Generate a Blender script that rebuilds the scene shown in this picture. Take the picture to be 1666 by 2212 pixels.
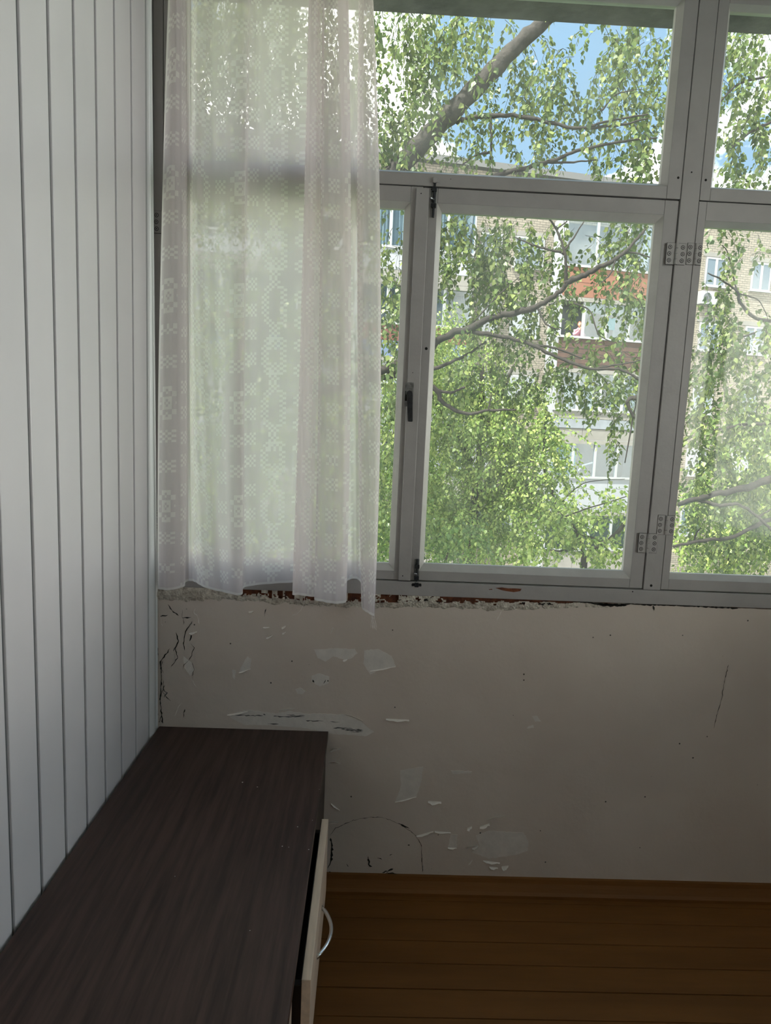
import bpy, bmesh, math, random
import numpy as np
from mathutils import Vector, Matrix, noise

for o in list(bpy.data.objects):
    bpy.data.objects.remove(o)
SC = bpy.context.scene
COL = SC.collection

# ------------------------------------------------------------------ camera
W, H, F = 1666.0, 2212.0, 1432.35
ROLL, PITCH, YAW = -0.04291, -0.1320, -0.026594
CAM = np.array([0.6165, -1.9314, 1.4627])
def _rot():
    cy, sy, cp, sp, cr, sr = math.cos(YAW), math.sin(YAW), math.cos(PITCH), math.sin(PITCH), math.cos(ROLL), math.sin(ROLL)
    Rz = np.array([[cy, -sy, 0], [sy, cy, 0], [0, 0, 1]])
    Rx = np.array([[1, 0, 0], [0, cp, -sp], [0, sp, cp]])
    Ry = np.array([[cr, 0, sr], [0, 1, 0], [-sr, 0, cr]])
    return Rz @ Rx @ Ry
RM = _rot()
cd = bpy.data.cameras.new('camera')
cd.sensor_fit = 'VERTICAL'; cd.sensor_height = 36.0; cd.sensor_width = 27.1
cd.lens = 36.0 * F / H
cd.clip_start = 0.02; cd.clip_end = 500
cam = bpy.data.objects.new('camera', cd); COL.objects.link(cam)
r, f, u = RM[:, 0], RM[:, 1], RM[:, 2]
cam.matrix_world = Matrix(((r[0], u[0], -f[0], CAM[0]), (r[1], u[1], -f[1], CAM[1]), (r[2], u[2], -f[2], CAM[2]), (0, 0, 0, 1)))
SC.camera = cam

# ------------------------------------------------------------------ world, sun, exposure
SC.view_settings.view_transform = 'Standard'
SC.view_settings.look = 'None'
SC.view_settings.gamma = 1.0
SC.view_settings.use_curve_mapping = False
SC.view_settings.exposure = 1.4
SC.cycles.transparent_max_bounces = 24

wd = bpy.data.worlds.new('sky'); SC.world = wd; wd.use_nodes = True
nt = wd.node_tree; nt.nodes.clear()
def N(nt, typ, **kw):
    n = nt.nodes.new(typ)
    for k, v in kw.items():
        if k.startswith('i_'):
            n.inputs[k[2:].replace('_', ' ')].default_value = v
        else:
            setattr(n, k, v)
    return n
tc = N(nt, 'ShaderNodeTexCoord')
mp = N(nt, 'ShaderNodeMapping'); mp.inputs['Scale'].default_value = (1, 1, 1.8); mp.inputs['Location'].default_value = (0.0, 0.1, 1.1)
nz = N(nt, 'ShaderNodeTexNoise', i_Scale=3.2, i_Detail=7.0, i_Roughness=0.55)
rp = N(nt, 'ShaderNodeValToRGB')
rp.color_ramp.elements[0].position = 0.50; rp.color_ramp.elements[1].position = 0.62
mx = N(nt, 'ShaderNodeMix', data_type='RGBA')
mx.inputs[6].default_value = (0.155, 0.245, 0.35, 1); mx.inputs[7].default_value = (2.85, 2.70, 2.48, 1)
bg = N(nt, 'ShaderNodeBackground', i_Strength=1.15)
wo = N(nt, 'ShaderNodeOutputWorld')
L = nt.links.new
L(tc.outputs['Generated'], mp.inputs['Vector']); L(mp.outputs[0], nz.inputs['Vector']); 
sx = N(nt, 'ShaderNodeSeparateXYZ'); mm = N(nt, 'ShaderNodeMath', operation='MULTIPLY_ADD'); mm.inputs[1].default_value = -0.34
ma = N(nt, 'ShaderNodeMath', operation='ADD'); ma.inputs[1].default_value = 0.125; am = N(nt, 'ShaderNodeMath', operation='ABSOLUTE')
L(tc.outputs['Generated'], sx.inputs[0]); L(sx.outputs[2], am.inputs[0]); L(am.outputs[0], mm.inputs[0]); L(nz.outputs['Fac'], mm.inputs[2]); L(mm.outputs[0], ma.inputs[0]); L(ma.outputs[0], rp.inputs[0])
L(rp.outputs[0], mx.inputs[0]); L(mx.outputs[2], bg.inputs[0]); L(bg.outputs[0], wo.inputs[0])

sd = bpy.data.lights.new('sun', 'SUN'); sd.energy = 6.8; sd.angle = math.radians(3); sd.color = (1.0, 0.95, 0.86)
sun = bpy.data.objects.new('sun', sd); COL.objects.link(sun)
sun.rotation_euler = Vector((0.55, 0.45, -1.0)).to_track_quat('-Z', 'Y').to_euler()

# ------------------------------------------------------------------ helpers
def ray(px, py):
    return RM @ np.array([(px - W / 2) / F, 1.0, -(py - H / 2) / F])
def at(px, py, Y=0.0):
    d = ray(px, py); t = (Y - CAM[1]) / d[1]
    return Vector(CAM + t * d)
def atx(px, py, X):
    d = ray(px, py); t = (X - CAM[0]) / d[0]
    return Vector(CAM + t * d)
def link(o, parent=None):
    COL.objects.link(o)
    if parent is not None:
        o.parent = parent
    return o
def empty(name, loc=(0, 0, 0), parent=None):
    o = bpy.data.objects.new(name, None); o.location = loc; o.empty_display_size = 0.1
    return link(o, parent)
def tag(o, label, cat=None, group=None, kind=None):
    if label: o['label'] = label
    if cat: o['category'] = cat
    if group: o['group'] = group
    if kind: o['kind'] = kind
    return o
def struct(o, label, cat):
    return tag(o, label, cat, kind='structure')
def mesh_obj(name, verts, faces, mat, parent=None, smooth=False):
    me = bpy.data.meshes.new(name); me.from_pydata([tuple(v) for v in verts], [], faces); me.update()
    if smooth:
        me.polygons.foreach_set('use_smooth', [True] * len(me.polygons))
    if mat: me.materials.append(mat)
    return link(bpy.data.objects.new(name, me), parent)
def box_vf(x0, x1, y0, y1, z0, z1):
    v = [(x0, y0, z0), (x1, y0, z0), (x1, y1, z0), (x0, y1, z0), (x0, y0, z1), (x1, y0, z1), (x1, y1, z1), (x0, y1, z1)]
    f = [(0, 3, 2, 1), (4, 5, 6, 7), (0, 1, 5, 4), (1, 2, 6, 5), (2, 3, 7, 6), (3, 0, 4, 7)]
    return v, f
def box(name, x0, x1, y0, y1, z0, z1, mat, parent=None, bevel=0.0):
    v, f = box_vf(x0, x1, y0, y1, z0, z1)
    o = mesh_obj(name, v, f, mat, parent)
    if bevel:
        bm = bmesh.new(); bm.from_mesh(o.data)
        bmesh.ops.bevel(bm, geom=list(bm.edges), offset=bevel, segments=2, affect='EDGES', profile=0.5)
        bm.to_mesh(o.data); bm.free()
    return o
class MB:
    def __init__(s): s.v = []; s.f = []
    def add(s, v, f):
        n = len(s.v); s.v += [tuple(q) for q in v]; s.f += [tuple(i + n for i in q) for q in f]
    def box(s, *a): s.add(*box_vf(*a))
    def tube(s, pts, rads, n=8, cap=True):
        pts = [Vector(p) for p in pts]; base = len(s.v); m = len(pts)
        up = Vector((0.13, 0.31, 0.94)).normalized()
        for i, p in enumerate(pts):
            t = (pts[min(i + 1, m - 1)] - pts[max(i - 1, 0)]).normalized()
            a = t.cross(up)
            if a.length < 0.05: a = t.cross(Vector((1, 0, 0)))
            a.normalize(); b = t.cross(a).normalized()
            r = rads[i] if hasattr(rads, '__len__') else rads
            for k in range(n):
                th = 2 * math.pi * k / n
                s.v.append(tuple(p + (a * math.cos(th) + b * math.sin(th)) * r))
        for i in range(m - 1):
            for k in range(n):
                k2 = (k + 1) % n
                s.f.append((base + i * n + k, base + i * n + k2, base + (i + 1) * n + k2, base + (i + 1) * n + k))
        if cap:
            s.f.append(tuple(base + k for k in reversed(range(n))))
            s.f.append(tuple(base + (m - 1) * n + k for k in range(n)))
    def prism(s, poly, axis, a0, a1):
        # poly: list of 2d points in the plane orthogonal to axis ('x': (y,z), 'y': (x,z), 'z': (x,y))
        n = len(poly); base = len(s.v)
        for a in (a0, a1):
            for p in poly:
                s.v.append({'x': (a, p[0], p[1]), 'y': (p[0], a, p[1]), 'z': (p[0], p[1], a)}[axis])
        for k in range(n):
            k2 = (k + 1) % n
            s.f.append((base + k, base + k2, base + n + k2, base + n + k))
        s.f.append(tuple(base + k for k in reversed(range(n)))); s.f.append(tuple(base + n + k for k in range(n)))
    def build(s, name, mat, parent=None, smooth=False):
        o = mesh_obj(name, s.v, s.f, mat, parent, smooth)
        bm = bmesh.new(); bm.from_mesh(o.data); bmesh.ops.recalc_face_normals(bm, faces=list(bm.faces)); bm.to_mesh(o.data); bm.free()
        return o
def crom(P, n):
    # catmull-rom through points (numpy rows), n samples in all
    P = np.asarray(P, float); m = len(P)
    t = np.linspace(0, m - 1, n); i = np.clip(t.astype(int), 0, m - 2); u = (t - i)[:, None]
    p0 = P[np.clip(i - 1, 0, m - 1)]; p1 = P[i]; p2 = P[i + 1]; p3 = P[np.clip(i + 2, 0, m - 1)]
    return 0.5 * (2 * p1 + (p2 - p0) * u + (2 * p0 - 5 * p1 + 4 * p2 - p3) * u ** 2 + (3 * p1 - p0 - 3 * p2 + p3) * u ** 3)

# ------------------------------------------------------------------ materials
def mat(name, col, rough=0.6, metal=0.0, var=0.0, scale=20.0, bump=0.0, bscale=60.0, spec=0.5, col2=None, detail=4.0, stretch=(1, 1, 1)):
    m = bpy.data.materials.new(name); m.use_nodes = True
    nt = m.node_tree; b = nt.nodes['Principled BSDF']
    b.inputs['Roughness'].default_value = rough; b.inputs['Metallic'].default_value = metal
    b.inputs['Specular IOR Level'].default_value = spec
    c = (*col, 1)
    if var or col2:
        t = N(nt, 'ShaderNodeTexCoord'); mpn = N(nt, 'ShaderNodeMapping'); mpn.inputs['Scale'].default_value = stretch
        n = N(nt, 'ShaderNodeTexNoise', i_Scale=scale, i_Detail=detail, i_Roughness=0.6)
        nt.links.new(t.outputs['Object'], mpn.inputs[0]); nt.links.new(mpn.outputs[0], n.inputs['Vector'])
        rr = N(nt, 'ShaderNodeValToRGB')
        rr.color_ramp.elements[0].position = 0.35; rr.color_ramp.elements[1].position = 0.65
        d = col2 if col2 else tuple(max(0, x * (1 - var)) for x in col)
        rr.color_ramp.elements[0].color = (*d, 1)
        rr.color_ramp.elements[1].color = c if col2 else (*[min(1, x * (1 + var)) for x in col], 1)
        nt.links.new(n.outputs['Fac'], rr.inputs[0]); nt.links.new(rr.outputs[0], b.inputs['Base Color'])
    else:
        b.inputs['Base Color'].default_value = c
    if bump:
        t2 = N(nt, 'ShaderNodeTexCoord'); n2 = N(nt, 'ShaderNodeTexNoise', i_Scale=bscale, i_Detail=5.0)
        mp2 = N(nt, 'ShaderNodeMapping'); mp2.inputs['Scale'].default_value = stretch
        bp = N(nt, 'ShaderNodeBump', i_Strength=bump, i_Distance=0.01)
        nt.links.new(t2.outputs['Object'], mp2.inputs[0]); nt.links.new(mp2.outputs[0], n2.inputs['Vector'])
        nt.links.new(n2.outputs['Fac'], bp.inputs['Height']); nt.links.new(bp.outputs[0], b.inputs['Normal'])
    return m
M = {}
M['pvc'] = mat('pvc_panel', (0.78, 0.755, 0.785), 0.26, spec=0.5, bump=0.02, bscale=4, var=0.02, scale=3)
M['pvc_groove'] = mat('pvc_groove', (0.16, 0.165, 0.17), 0.5)
M['pvc_trim'] = mat('pvc_trim', (0.72, 0.73, 0.74), 0.25)
M['white_paint'] = mat('old_white_paint', (0.3696, 0.3564, 0.352), 0.42, var=0.05, scale=9, bump=0.10, bscale=55)
M['bead_paint'] = mat('bead_paint', (0.4928, 0.4752, 0.4532), 0.38, var=0.05, scale=12, bump=0.12, bscale=60)
M['hinge_paint'] = mat('painted_steel', (0.3696, 0.3564, 0.352), 0.40, var=0.06, scale=60)
M['dark_hole'] = mat('black_shade', (0.006, 0.006, 0.006), 0.9)
M['white_plastic0'] = mat('white_painted_post', (0.7, 0.7, 0.68), 0.4)
M['steel'] = mat('worn_steel', (0.23, 0.24, 0.25), 0.35, 0.9, var=0.35, scale=90)
M['dark_steel'] = mat('dark_steel', (0.035, 0.037, 0.042), 0.42, 0.6, var=0.3, scale=70)
M['chrome'] = mat('brushed_chrome', (0.72, 0.73, 0.74), 0.22, 1.0)
M['wood_dark'] = mat('wenge_laminate', (0.056, 0.032, 0.0264), 0.45, var=0.38, scale=9, bump=0.05, bscale=30, stretch=(7.2, 0.44, 0.8), spec=0.35)
M['wood_dark_edge'] = mat('wenge_edge', (0.05, 0.03, 0.025), 0.45, var=0.2, scale=20)
M['wood_light'] = mat('pale_oak_front', (0.7425, 0.5805, 0.4455), 0.45, var=0.10, scale=8, stretch=(8.1, 0.81, 8.1))
M['carcass'] = mat('dark_carcass', (0.03, 0.018, 0.014), 0.5, var=0.2, scale=10)
M['floor'] = mat('brown_floor_paint', (0.185, 0.078, 0.020), 0.5, var=0.14, scale=3, bump=0.12, bscale=18, stretch=(0.5, 4, 4), spec=0.25)
M['floor_gap'] = mat('floor_gap', (0.012, 0.007, 0.004), 0.9)
M['bare_wood'] = mat('bare_wood', (0.21, 0.065, 0.025), 0.85, col2=(0.07, 0.022, 0.010), scale=40, bump=0.5, bscale=90)
M['crumb'] = mat('crumbled_plaster', (0.78, 0.73, 0.64), 0.9, col2=(0.42, 0.37, 0.31), scale=70, bump=0.9, bscale=160)
M['flake'] = mat('plaster_flake', (0.70, 0.655, 0.61), 0.75, var=0.06, scale=30, bump=0.1, bscale=80)
M['curl'] = mat('curled_paint', (0.80, 0.755, 0.70), 0.6, var=0.05, scale=30)
M['scratch'] = mat('grey_scuff', (0.10, 0.10, 0.095), 0.8, var=0.3, scale=50)
M['crack'] = mat('crack_dark', (0.02, 0.018, 0.015), 0.95)
M['plain_wall'] = mat('grey_plaster', (0.58, 0.505, 0.45), 0.8, var=0.06, scale=3)
M['ceiling'] = mat('ceiling_paint', (0.75, 0.74, 0.72), 0.8)
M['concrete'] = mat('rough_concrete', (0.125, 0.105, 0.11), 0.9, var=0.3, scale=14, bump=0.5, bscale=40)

# parapet plaster : warm grey paint, stains and pin holes
def wall_material():
    m = bpy.data.materials.new('parapet_plaster'); m.use_nodes = True
    nt = m.node_tree; b = nt.nodes['Principled BSDF']; b.inputs['Roughness'].default_value = 0.55
    b.inputs['Specular IOR Level'].default_value = 0.25
    t = N(nt, 'ShaderNodeTexCoord')
    n1 = N(nt, 'ShaderNodeTexNoise', i_Scale=2.2, i_Detail=5.0)
    r1 = N(nt, 'ShaderNodeValToRGB'); r1.color_ramp.elements[0].position = 0.3; r1.color_ramp.elements[1].position = 0.7
    r1.color_ramp.elements[0].color = (0.600, 0.520, 0.460, 1); r1.color_ramp.elements[1].color = (0.680, 0.605, 0.545, 1)
    v = N(nt, 'ShaderNodeTexVoronoi', i_Scale=24.0); v.feature = 'F1'
    r2 = N(nt, 'ShaderNodeValToRGB'); r2.color_ramp.elements[0].position = 0.045; r2.color_ramp.elements[1].position = 0.075
    # only some cells are pitted
    wn = N(nt, 'ShaderNodeTexWhiteNoise'); wn.noise_dimensions = '3D'
    gt = N(nt, 'ShaderNodeMath', operation='GREATER_THAN'); gt.inputs[1].default_value = 0.22
    mxx = N(nt, 'ShaderNodeMath', operation='MAXIMUM')
    mul = N(nt, 'ShaderNodeMix', data_type='RGBA'); mul.inputs[6].default_value = (0.06, 0.055, 0.05, 1)
    lk = nt.links.new
    lk(t.outputs['Object'], n1.inputs['Vector']); lk(t.outputs['Object'], v.inputs['Vector'])
    lk(n1.outputs['Fac'], r1.inputs[0]); lk(v.outputs['Distance'], r2.inputs[0])
    lk(v.outputs['Position'], wn.inputs['Vector']); lk(wn.outputs['Value'], gt.inputs[0])
    lk(r2.outputs[0], mxx.inputs[0]); lk(gt.outputs[0], mxx.inputs[1]); lk(mxx.outputs[0], mul.inputs[0])
    lk(r1.outputs[0], mul.inputs[7]); lk(mul.outputs[2], b.inputs['Base Color'])
    n2 = N(nt, 'ShaderNodeTexNoise', i_Scale=9.0, i_Detail=6.0); n3 = N(nt, 'ShaderNodeTexNoise', i_Scale=120.0, i_Detail=3.0)
    ad = N(nt, 'ShaderNodeMath', operation='MULTIPLY_ADD'); ad.inputs[1].default_value = 0.08
    bp = N(nt, 'ShaderNodeBump', i_Strength=0.35, i_Distance=0.012)
    lk(t.outputs['Object'], n2.inputs['Vector']); lk(t.outputs['Object'], n3.inputs['Vector'])
    lk(n3.outputs['Fac'], ad.inputs[0]); lk(n2.outputs['Fac'], ad.inputs[2]); lk(ad.outputs[0], bp.inputs['Height']); lk(bp.outputs[0], b.inputs['Normal'])
    return m
M['parapet'] = wall_material()

def glass_material(name, dust=0.04, gloss=0.02, tint=(0.96, 0.985, 0.975), scale=3.0):
    m = bpy.data.materials.new(name); m.use_nodes = True; nt = m.node_tree; nt.nodes.clear()
    o = N(nt, 'ShaderNodeOutputMaterial'); tr = N(nt, 'ShaderNodeBsdfTransparent'); tr.inputs[0].default_value = (*tint, 1)
    gl = N(nt, 'ShaderNodeBsdfGlossy', i_Roughness=0.03)
    tl = N(nt, 'ShaderNodeBsdfTranslucent'); tl.inputs[0].default_value = (0.8, 0.8, 0.78, 1)
    t = N(nt, 'ShaderNodeTexCoord'); n = N(nt, 'ShaderNodeTexNoise', i_Scale=scale, i_Detail=8.0, i_Roughness=0.65)
    mr = N(nt, 'ShaderNodeMapRange'); mr.inputs[1].default_value = 0.35; mr.inputs[2].default_value = 0.8; mr.inputs[3].default_value = dust * 0.4; mr.inputs[4].default_value = dust * 3.2
    m1 = N(nt, 'ShaderNodeMixShader', i_Fac=gloss); m2 = N(nt, 'ShaderNodeMixShader')
    lk = nt.links.new
    lk(t.outputs['Object'], n.inputs['Vector']); lk(n.outputs['Fac'], mr.inputs[0])
    lk(tr.outputs[0], m1.inputs[1]); lk(gl.outputs[0], m1.inputs[2])
    lk(mr.outputs[0], m2.inputs[0]); lk(m1.outputs[0], m2.inputs[1]); lk(tl.outputs[0], m2.inputs[2]); lk(m2.outputs[0], o.inputs[0])
    return m
M['glass'] = glass_material('dusty_glass')
M['clean_glass'] = glass_material('end_glass', 0.006, 0.04)
M['far_glass'] = glass_material('far_window_glass', 0.002, 0.05, (0.80, 0.88, 0.92), 0.5)

def lace_material(name, trans, white=(0.97, 0.925, 0.88), weave=True):
    m = bpy.data.materials.new(name); m.use_nodes = True; nt = m.node_tree; nt.nodes.clear()
    o = N(nt, 'ShaderNodeOutputMaterial'); tr = N(nt, 'ShaderNodeBsdfTransparent')
    tl = N(nt, 'ShaderNodeBsdfTranslucent'); tl.inputs[0].default_value = (*white, 1)
    df = N(nt, 'ShaderNodeBsdfDiffuse'); df.inputs[0].default_value = (*white, 1)
    a = N(nt, 'ShaderNodeMixShader', i_Fac=0.60); b = N(nt, 'ShaderNodeMixShader', i_Fac=trans)
    lk = nt.links.new
    lk(df.outputs[0], a.inputs[1]); lk(tl.outputs[0], a.inputs[2]); lk(a.outputs[0], b.inputs[1]); lk(tr.outputs[0], b.inputs[2]); lk(b.outputs[0], o.inputs[0])
    return m
M['lace_sheer'] = lace_material('sheer_net', 0.17, (0.96, 0.89, 0.90))
M['lace_dense'] = lace_material('woven_net', 0.03, (0.99, 0.955, 0.935))

def leaf_material(name, c1, c2, c3, tr=0.4):
    m = bpy.data.materials.new(name); m.use_nodes = True; nt = m.node_tree; nt.nodes.clear()
    o = N(nt, 'ShaderNodeOutputMaterial'); g = N(nt, 'ShaderNodeNewGeometry'); rr = N(nt, 'ShaderNodeValToRGB')
    e = rr.color_ramp.elements; e[0].color = (*c1, 1); e[1].color = (*c3, 1); k = e.new(0.55); k.color = (*c2, 1)
    p = N(nt, 'ShaderNodeBsdfPrincipled', i_Roughness=0.42); p.inputs['Specular IOR Level'].default_value = 0.45
    tl = N(nt, 'ShaderNodeBsdfTranslucent'); ms = N(nt, 'ShaderNodeMixShader', i_Fac=tr)
    lk = nt.links.new
    lk(g.outputs['Random Per Island'], rr.inputs[0]); lk(rr.outputs[0], p.inputs['Base Color']); lk(rr.outputs[0], tl.inputs[0])
    lk(p.outputs[0], ms.inputs[1]); lk(tl.outputs[0], ms.inputs[2]); lk(ms.outputs[0], o.inputs[0])
    return m
M['leaf'] = leaf_material('birch_leaf', (0.055, 0.090, 0.030), (0.11, 0.16, 0.048), (0.25, 0.29, 0.095))
M['leaf2'] = leaf_material('bright_leaf', (0.10, 0.17, 0.04), (0.22, 0.31, 0.075), (0.42, 0.48, 0.16))
M['leaf3'] = leaf_material('deep_leaf', (0.06, 0.12, 0.03), (0.13, 0.21, 0.055), (0.25, 0.32, 0.10))
M['bark'] = mat('birch_bark', (0.0462, 0.03872, 0.03388), 0.9, col2=(0.0154, 0.0132, 0.01188), scale=16, bump=0.8, bscale=40, detail=6)
M['bark_dark'] = mat('twig_bark', (0.02558, 0.01939, 0.01567), 0.9, col2=(0.01031, 0.00825, 0.007013), scale=30, bump=0.5, bscale=60)

def brick_material():
    m = bpy.data.materials.new('pale_brick'); m.use_nodes = True; nt = m.node_tree; b = nt.nodes['Principled BSDF']; b.inputs['Roughness'].default_value = 0.9
    t = N(nt, 'ShaderNodeTexCoord'); mpn = N(nt, 'ShaderNodeMapping'); mpn.inputs['Rotation'].default_value = (math.pi / 2, 0, 0)
    br = N(nt, 'ShaderNodeTexBrick', i_Scale=1.0); br.inputs['Brick Width'].default_value = 0.26; br.inputs['Row Height'].default_value = 0.095
    br.inputs['Mortar Size'].default_value = 0.010
    br.inputs['Color1'].default_value = (0.27, 0.235, 0.19, 1); br.inputs['Color2'].default_value = (0.21, 0.185, 0.15, 1); br.inputs['Mortar'].default_value = (0.085, 0.075, 0.066, 1)
    nt.links.new(t.outputs['Object'], mpn.inputs[0]); nt.links.new(mpn.outputs[0], br.inputs['Vector']); nt.links.new(br.outputs['Color'], b.inputs['Base Color'])
    return m
M['brick'] = brick_material()
M['white_plastic'] = mat('white_window_plastic', (0.297, 0.3024, 0.3132), 0.4)
M['panel_orange'] = mat('orange_cladding', (0.1944, 0.081, 0.0486), 0.7, var=0.10, scale=1.5)
M['panel_brown'] = mat('brown_slats', (0.068, 0.036, 0.028), 0.8, var=0.2, scale=3)
M['panel_white'] = mat('white_cladding', (0.27, 0.2808, 0.3078), 0.6, var=0.04, scale=2)
M['panel_metal'] = mat('galvanised_sheet', (0.198, 0.216, 0.24), 0.5, 0.2, var=0.12, scale=2)
M['panel_concrete'] = mat('balcony_concrete', (0.2052, 0.1944, 0.1782), 0.9, var=0.10, scale=2)
M['panel_red'] = mat('dark_red_cladding', (0.14, 0.035, 0.03), 0.7, var=0.1, scale=2)
M['panel_blue'] = mat('blue_cladding', (0.096, 0.132, 0.216), 0.7, var=0.1, scale=2)
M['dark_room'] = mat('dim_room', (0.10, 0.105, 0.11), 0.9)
M['far_curtain'] = mat('far_net_curtain', (0.20, 0.20, 0.20), 0.9, var=0.1, scale=4)
M['teal'] = mat('teal_cloth', (0.04, 0.22, 0.24), 0.8)
M['far_window'] = mat('far_reflecting_pane', (0.10, 0.13, 0.16), 0.04, spec=1.0)
M['roofing'] = mat('roofing_felt', (0.12, 0.12, 0.12), 0.9)
M['grass'] = mat('lawn', (0.08, 0.128, 0.036), 0.95, col2=(0.04, 0.08, 0.024), scale=2.5)
M['asphalt'] = mat('pale_asphalt', (0.204, 0.189, 0.168), 0.95, var=0.1, scale=1.5)
M['pink'] = mat('pink_cloth', (0.55, 0.24, 0.30), 0.8)
M['skin'] = mat('skin', (0.55, 0.30, 0.21), 0.6)
M['hair'] = mat('auburn_hair', (0.18, 0.06, 0.03), 0.6)
M['trousers'] = mat('dark_trousers', (0.03, 0.035, 0.06), 0.8)

# ------------------------------------------------------------------ room shell
RX, RY, RZ = 2.5, -2.6, 2.76
# floor with planks
fl = box('floor', -0.06, RX, RY, 0.06, -0.10, -0.022, M['floor_gap'])
struct(fl, 'brown painted plank floor below the dark chest', 'floor')
edges = [-0.052, -0.1286, -0.2116, -0.2928, -0.3762, -0.4614]
while edges[-1] > RY + 0.09: edges.append(edges[-1] - 0.0845)
edges = [0.03] + edges
rnd = random.Random(4)
for i in range(len(edges) - 1):
    a, b = edges[i + 1], edges[i]
    g = 0.0012 + 0.0012 * rnd.random()
    box('floor_plank', -0.02, RX - 0.002, a + g, b - g * 0.5, -0.022, -0.0015 * rnd.random(), M['floor'], fl, bevel=0.0012)
# baseboard (brown painted moulding)
mb = MB()
mb.prism([(0.002, -0.002), (-0.034, -0.002), (-0.034, 0.010), (-0.027, 0.018), (-0.016, 0.040), (-0.013, 0.053), (0.002, 0.055)], 'x', 0.0, RX)
struct(mb.build('baseboard_front', M['floor']), 'brown painted moulding along the foot of the window wall', 'baseboard')

# parapet wall, ragged upper edge under the sill board
SILL0, SILL1 = 0.9585, 1.001
rnd = random.Random(7)
nx = 260
wv, wf = [], []
xs = [RX * (i / nx) for i in range(nx + 1)]
def rag(x):
    # height to which the smooth plaster reaches
    n = noise.fractal(Vector((x * 16, 3.1, 0)), 0.8, 2.0, 4)
    if x < 0.14: base = 0.934
    elif x < 1.0: base = 0.934 + 0.004 * math.sin(x * 9)
    elif x < 1.30: base = 0.936 + 0.019 * (x - 1.0) / 0.30
    else: base = 0.9553
    amp = 0.006 if x < 1.0 else 0.0025
    return base + amp * n
zz = [0.0, 0.3, 0.6, 0.8, 0.9]
for x in xs:
    zt = rag(x)
    for z in zz + [zt]:
        wv.append((x, -0.004, z))
    wv.append((x, 0.02, zt)); 
K = len(zz) + 2
for i in range(nx):
    for k in range(K - 1):
        a = i * K + k
        wf.append((a, a + K, a + K + 1, a + 1))
wfront = mesh_obj('wall_front', wv, wf, M['parapet'])
b2 = box('wall_core', -0.3, RX + 0.3, 0.018, 0.16, -0.1, 0.93, M['plain_wall'], wfront)
struct(wfront, 'grey plastered parapet wall with peeling paint below the windows', 'wall')
# bare wood beam under the sill
box('bare_wood_beam', -0.05, RX, 0.004, 0.06, 0.90, SILL0 + 0.002, M['bare_wood'], wfront)
# crumbled plaster band with holes
gx, gz = 430, 12
X1 = 1.36
brown = [(523, 566), (579, 588), (602, 613), (617, 640), (662, 682), (718, 748), (750, 786), (824, 864), (966, 1003)]
brown = [(at(a, 1290).x, at(b, 1290).x) for a, b in brown]
cv, cf = [], []
for i in range(gx + 1):
    x = X1 * i / gx
    zlo = rag(x) - 0.016 - 0.006 * noise.fractal(Vector((x * 30, 9, 0)), 0.8, 2, 3)
    zhi = SILL0 + 0.001
    for k in range(gz + 1):
        t = k / gz; z = zlo + (zhi - zlo) * t
        h = 0.5 + 0.5 * noise.fractal(Vector((x * 55, z * 55, 1.7)), 0.7, 2, 4)
        prof = min(1, 3.2 * t) * (1.0 - 0.55 * t)
        fade = 1.0 if x < 1.05 else max(0.2, 1 - (x - 1.05) / 0.25)
        y = -0.0035 - 0.0085 * h * prof * fade
        if x < 0.16: y -= 0.004 * prof
        cv.append((x, y, z))
for i in range(gx):
    x = X1 * (i + 0.5) / gx
    nn_ = noise.fractal(Vector((x * 70, 2.0, 0)), 0.8, 2, 3)
    inb = any(a - 0.008 * nn_ <= x <= b + 0.008 * nn_ for a, b in brown)
    for k in range(gz):
        t = (k + 0.5) / gz
        z = cv[i * (gz + 1) + k][2]
        n = noise.fractal(Vector((x * 60, z * 80, 5.0)), 0.8, 2, 3)
        n2 = noise.fractal(Vector((x * 22, z * 30, 8.0)), 0.8, 2, 3)
        if inb and t > 0.45 + 0.60 * n: continue
        if not inb and x > 0.30 and t > 0.45 and n > 0.30: continue
        if x > 0.84 and t > 0.80 + 0.2 * n2: continue
        a = i * (gz + 1) + k; b = (i + 1) * (gz + 1) + k
        cf.append((a, b, b + 1, a + 1))
mesh_obj('crumbled_plaster', cv, cf, M['crumb'], wfront, smooth=True)

# peeled patches and curled flakes
def z8(p): return at(300 + p[0] / 2.38, 1220 + p[1] / 2.38, -0.004)
def z9(p): return at(560 + p[0] / 2.4145, 1540 + p[1] / 2.4145, -0.004)
def z10(p): return at(950 + p[0] / 2.327, 1240 + p[1] / 2.327, -0.004)
def patch(conv, poly, name='peeled_patch', m='flake', th=0.0008):
    P = [conv(p) for p in poly]
    rr = random.Random(len(poly) * 17 + int(poly[0][0]))
    Q = []
    for i, p in enumerate(P):
        q = P[(i + 1) % len(P)]
        d = (q - p).length
        k = max(1, int(d / 0.006))
        for j in range(k):
            s = p.lerp(q, j / k)
            if j: s = s + Vector((rr.uniform(-1, 1), 0, rr.uniform(-1, 1))) * 0.0012
            Q.append(s)
    mb = MB(); mb.prism([(q.x, q.z) for q in Q], 'y', -0.0035, -0.004 - th)
    return mb.build(name, M[m], wfront)
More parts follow.
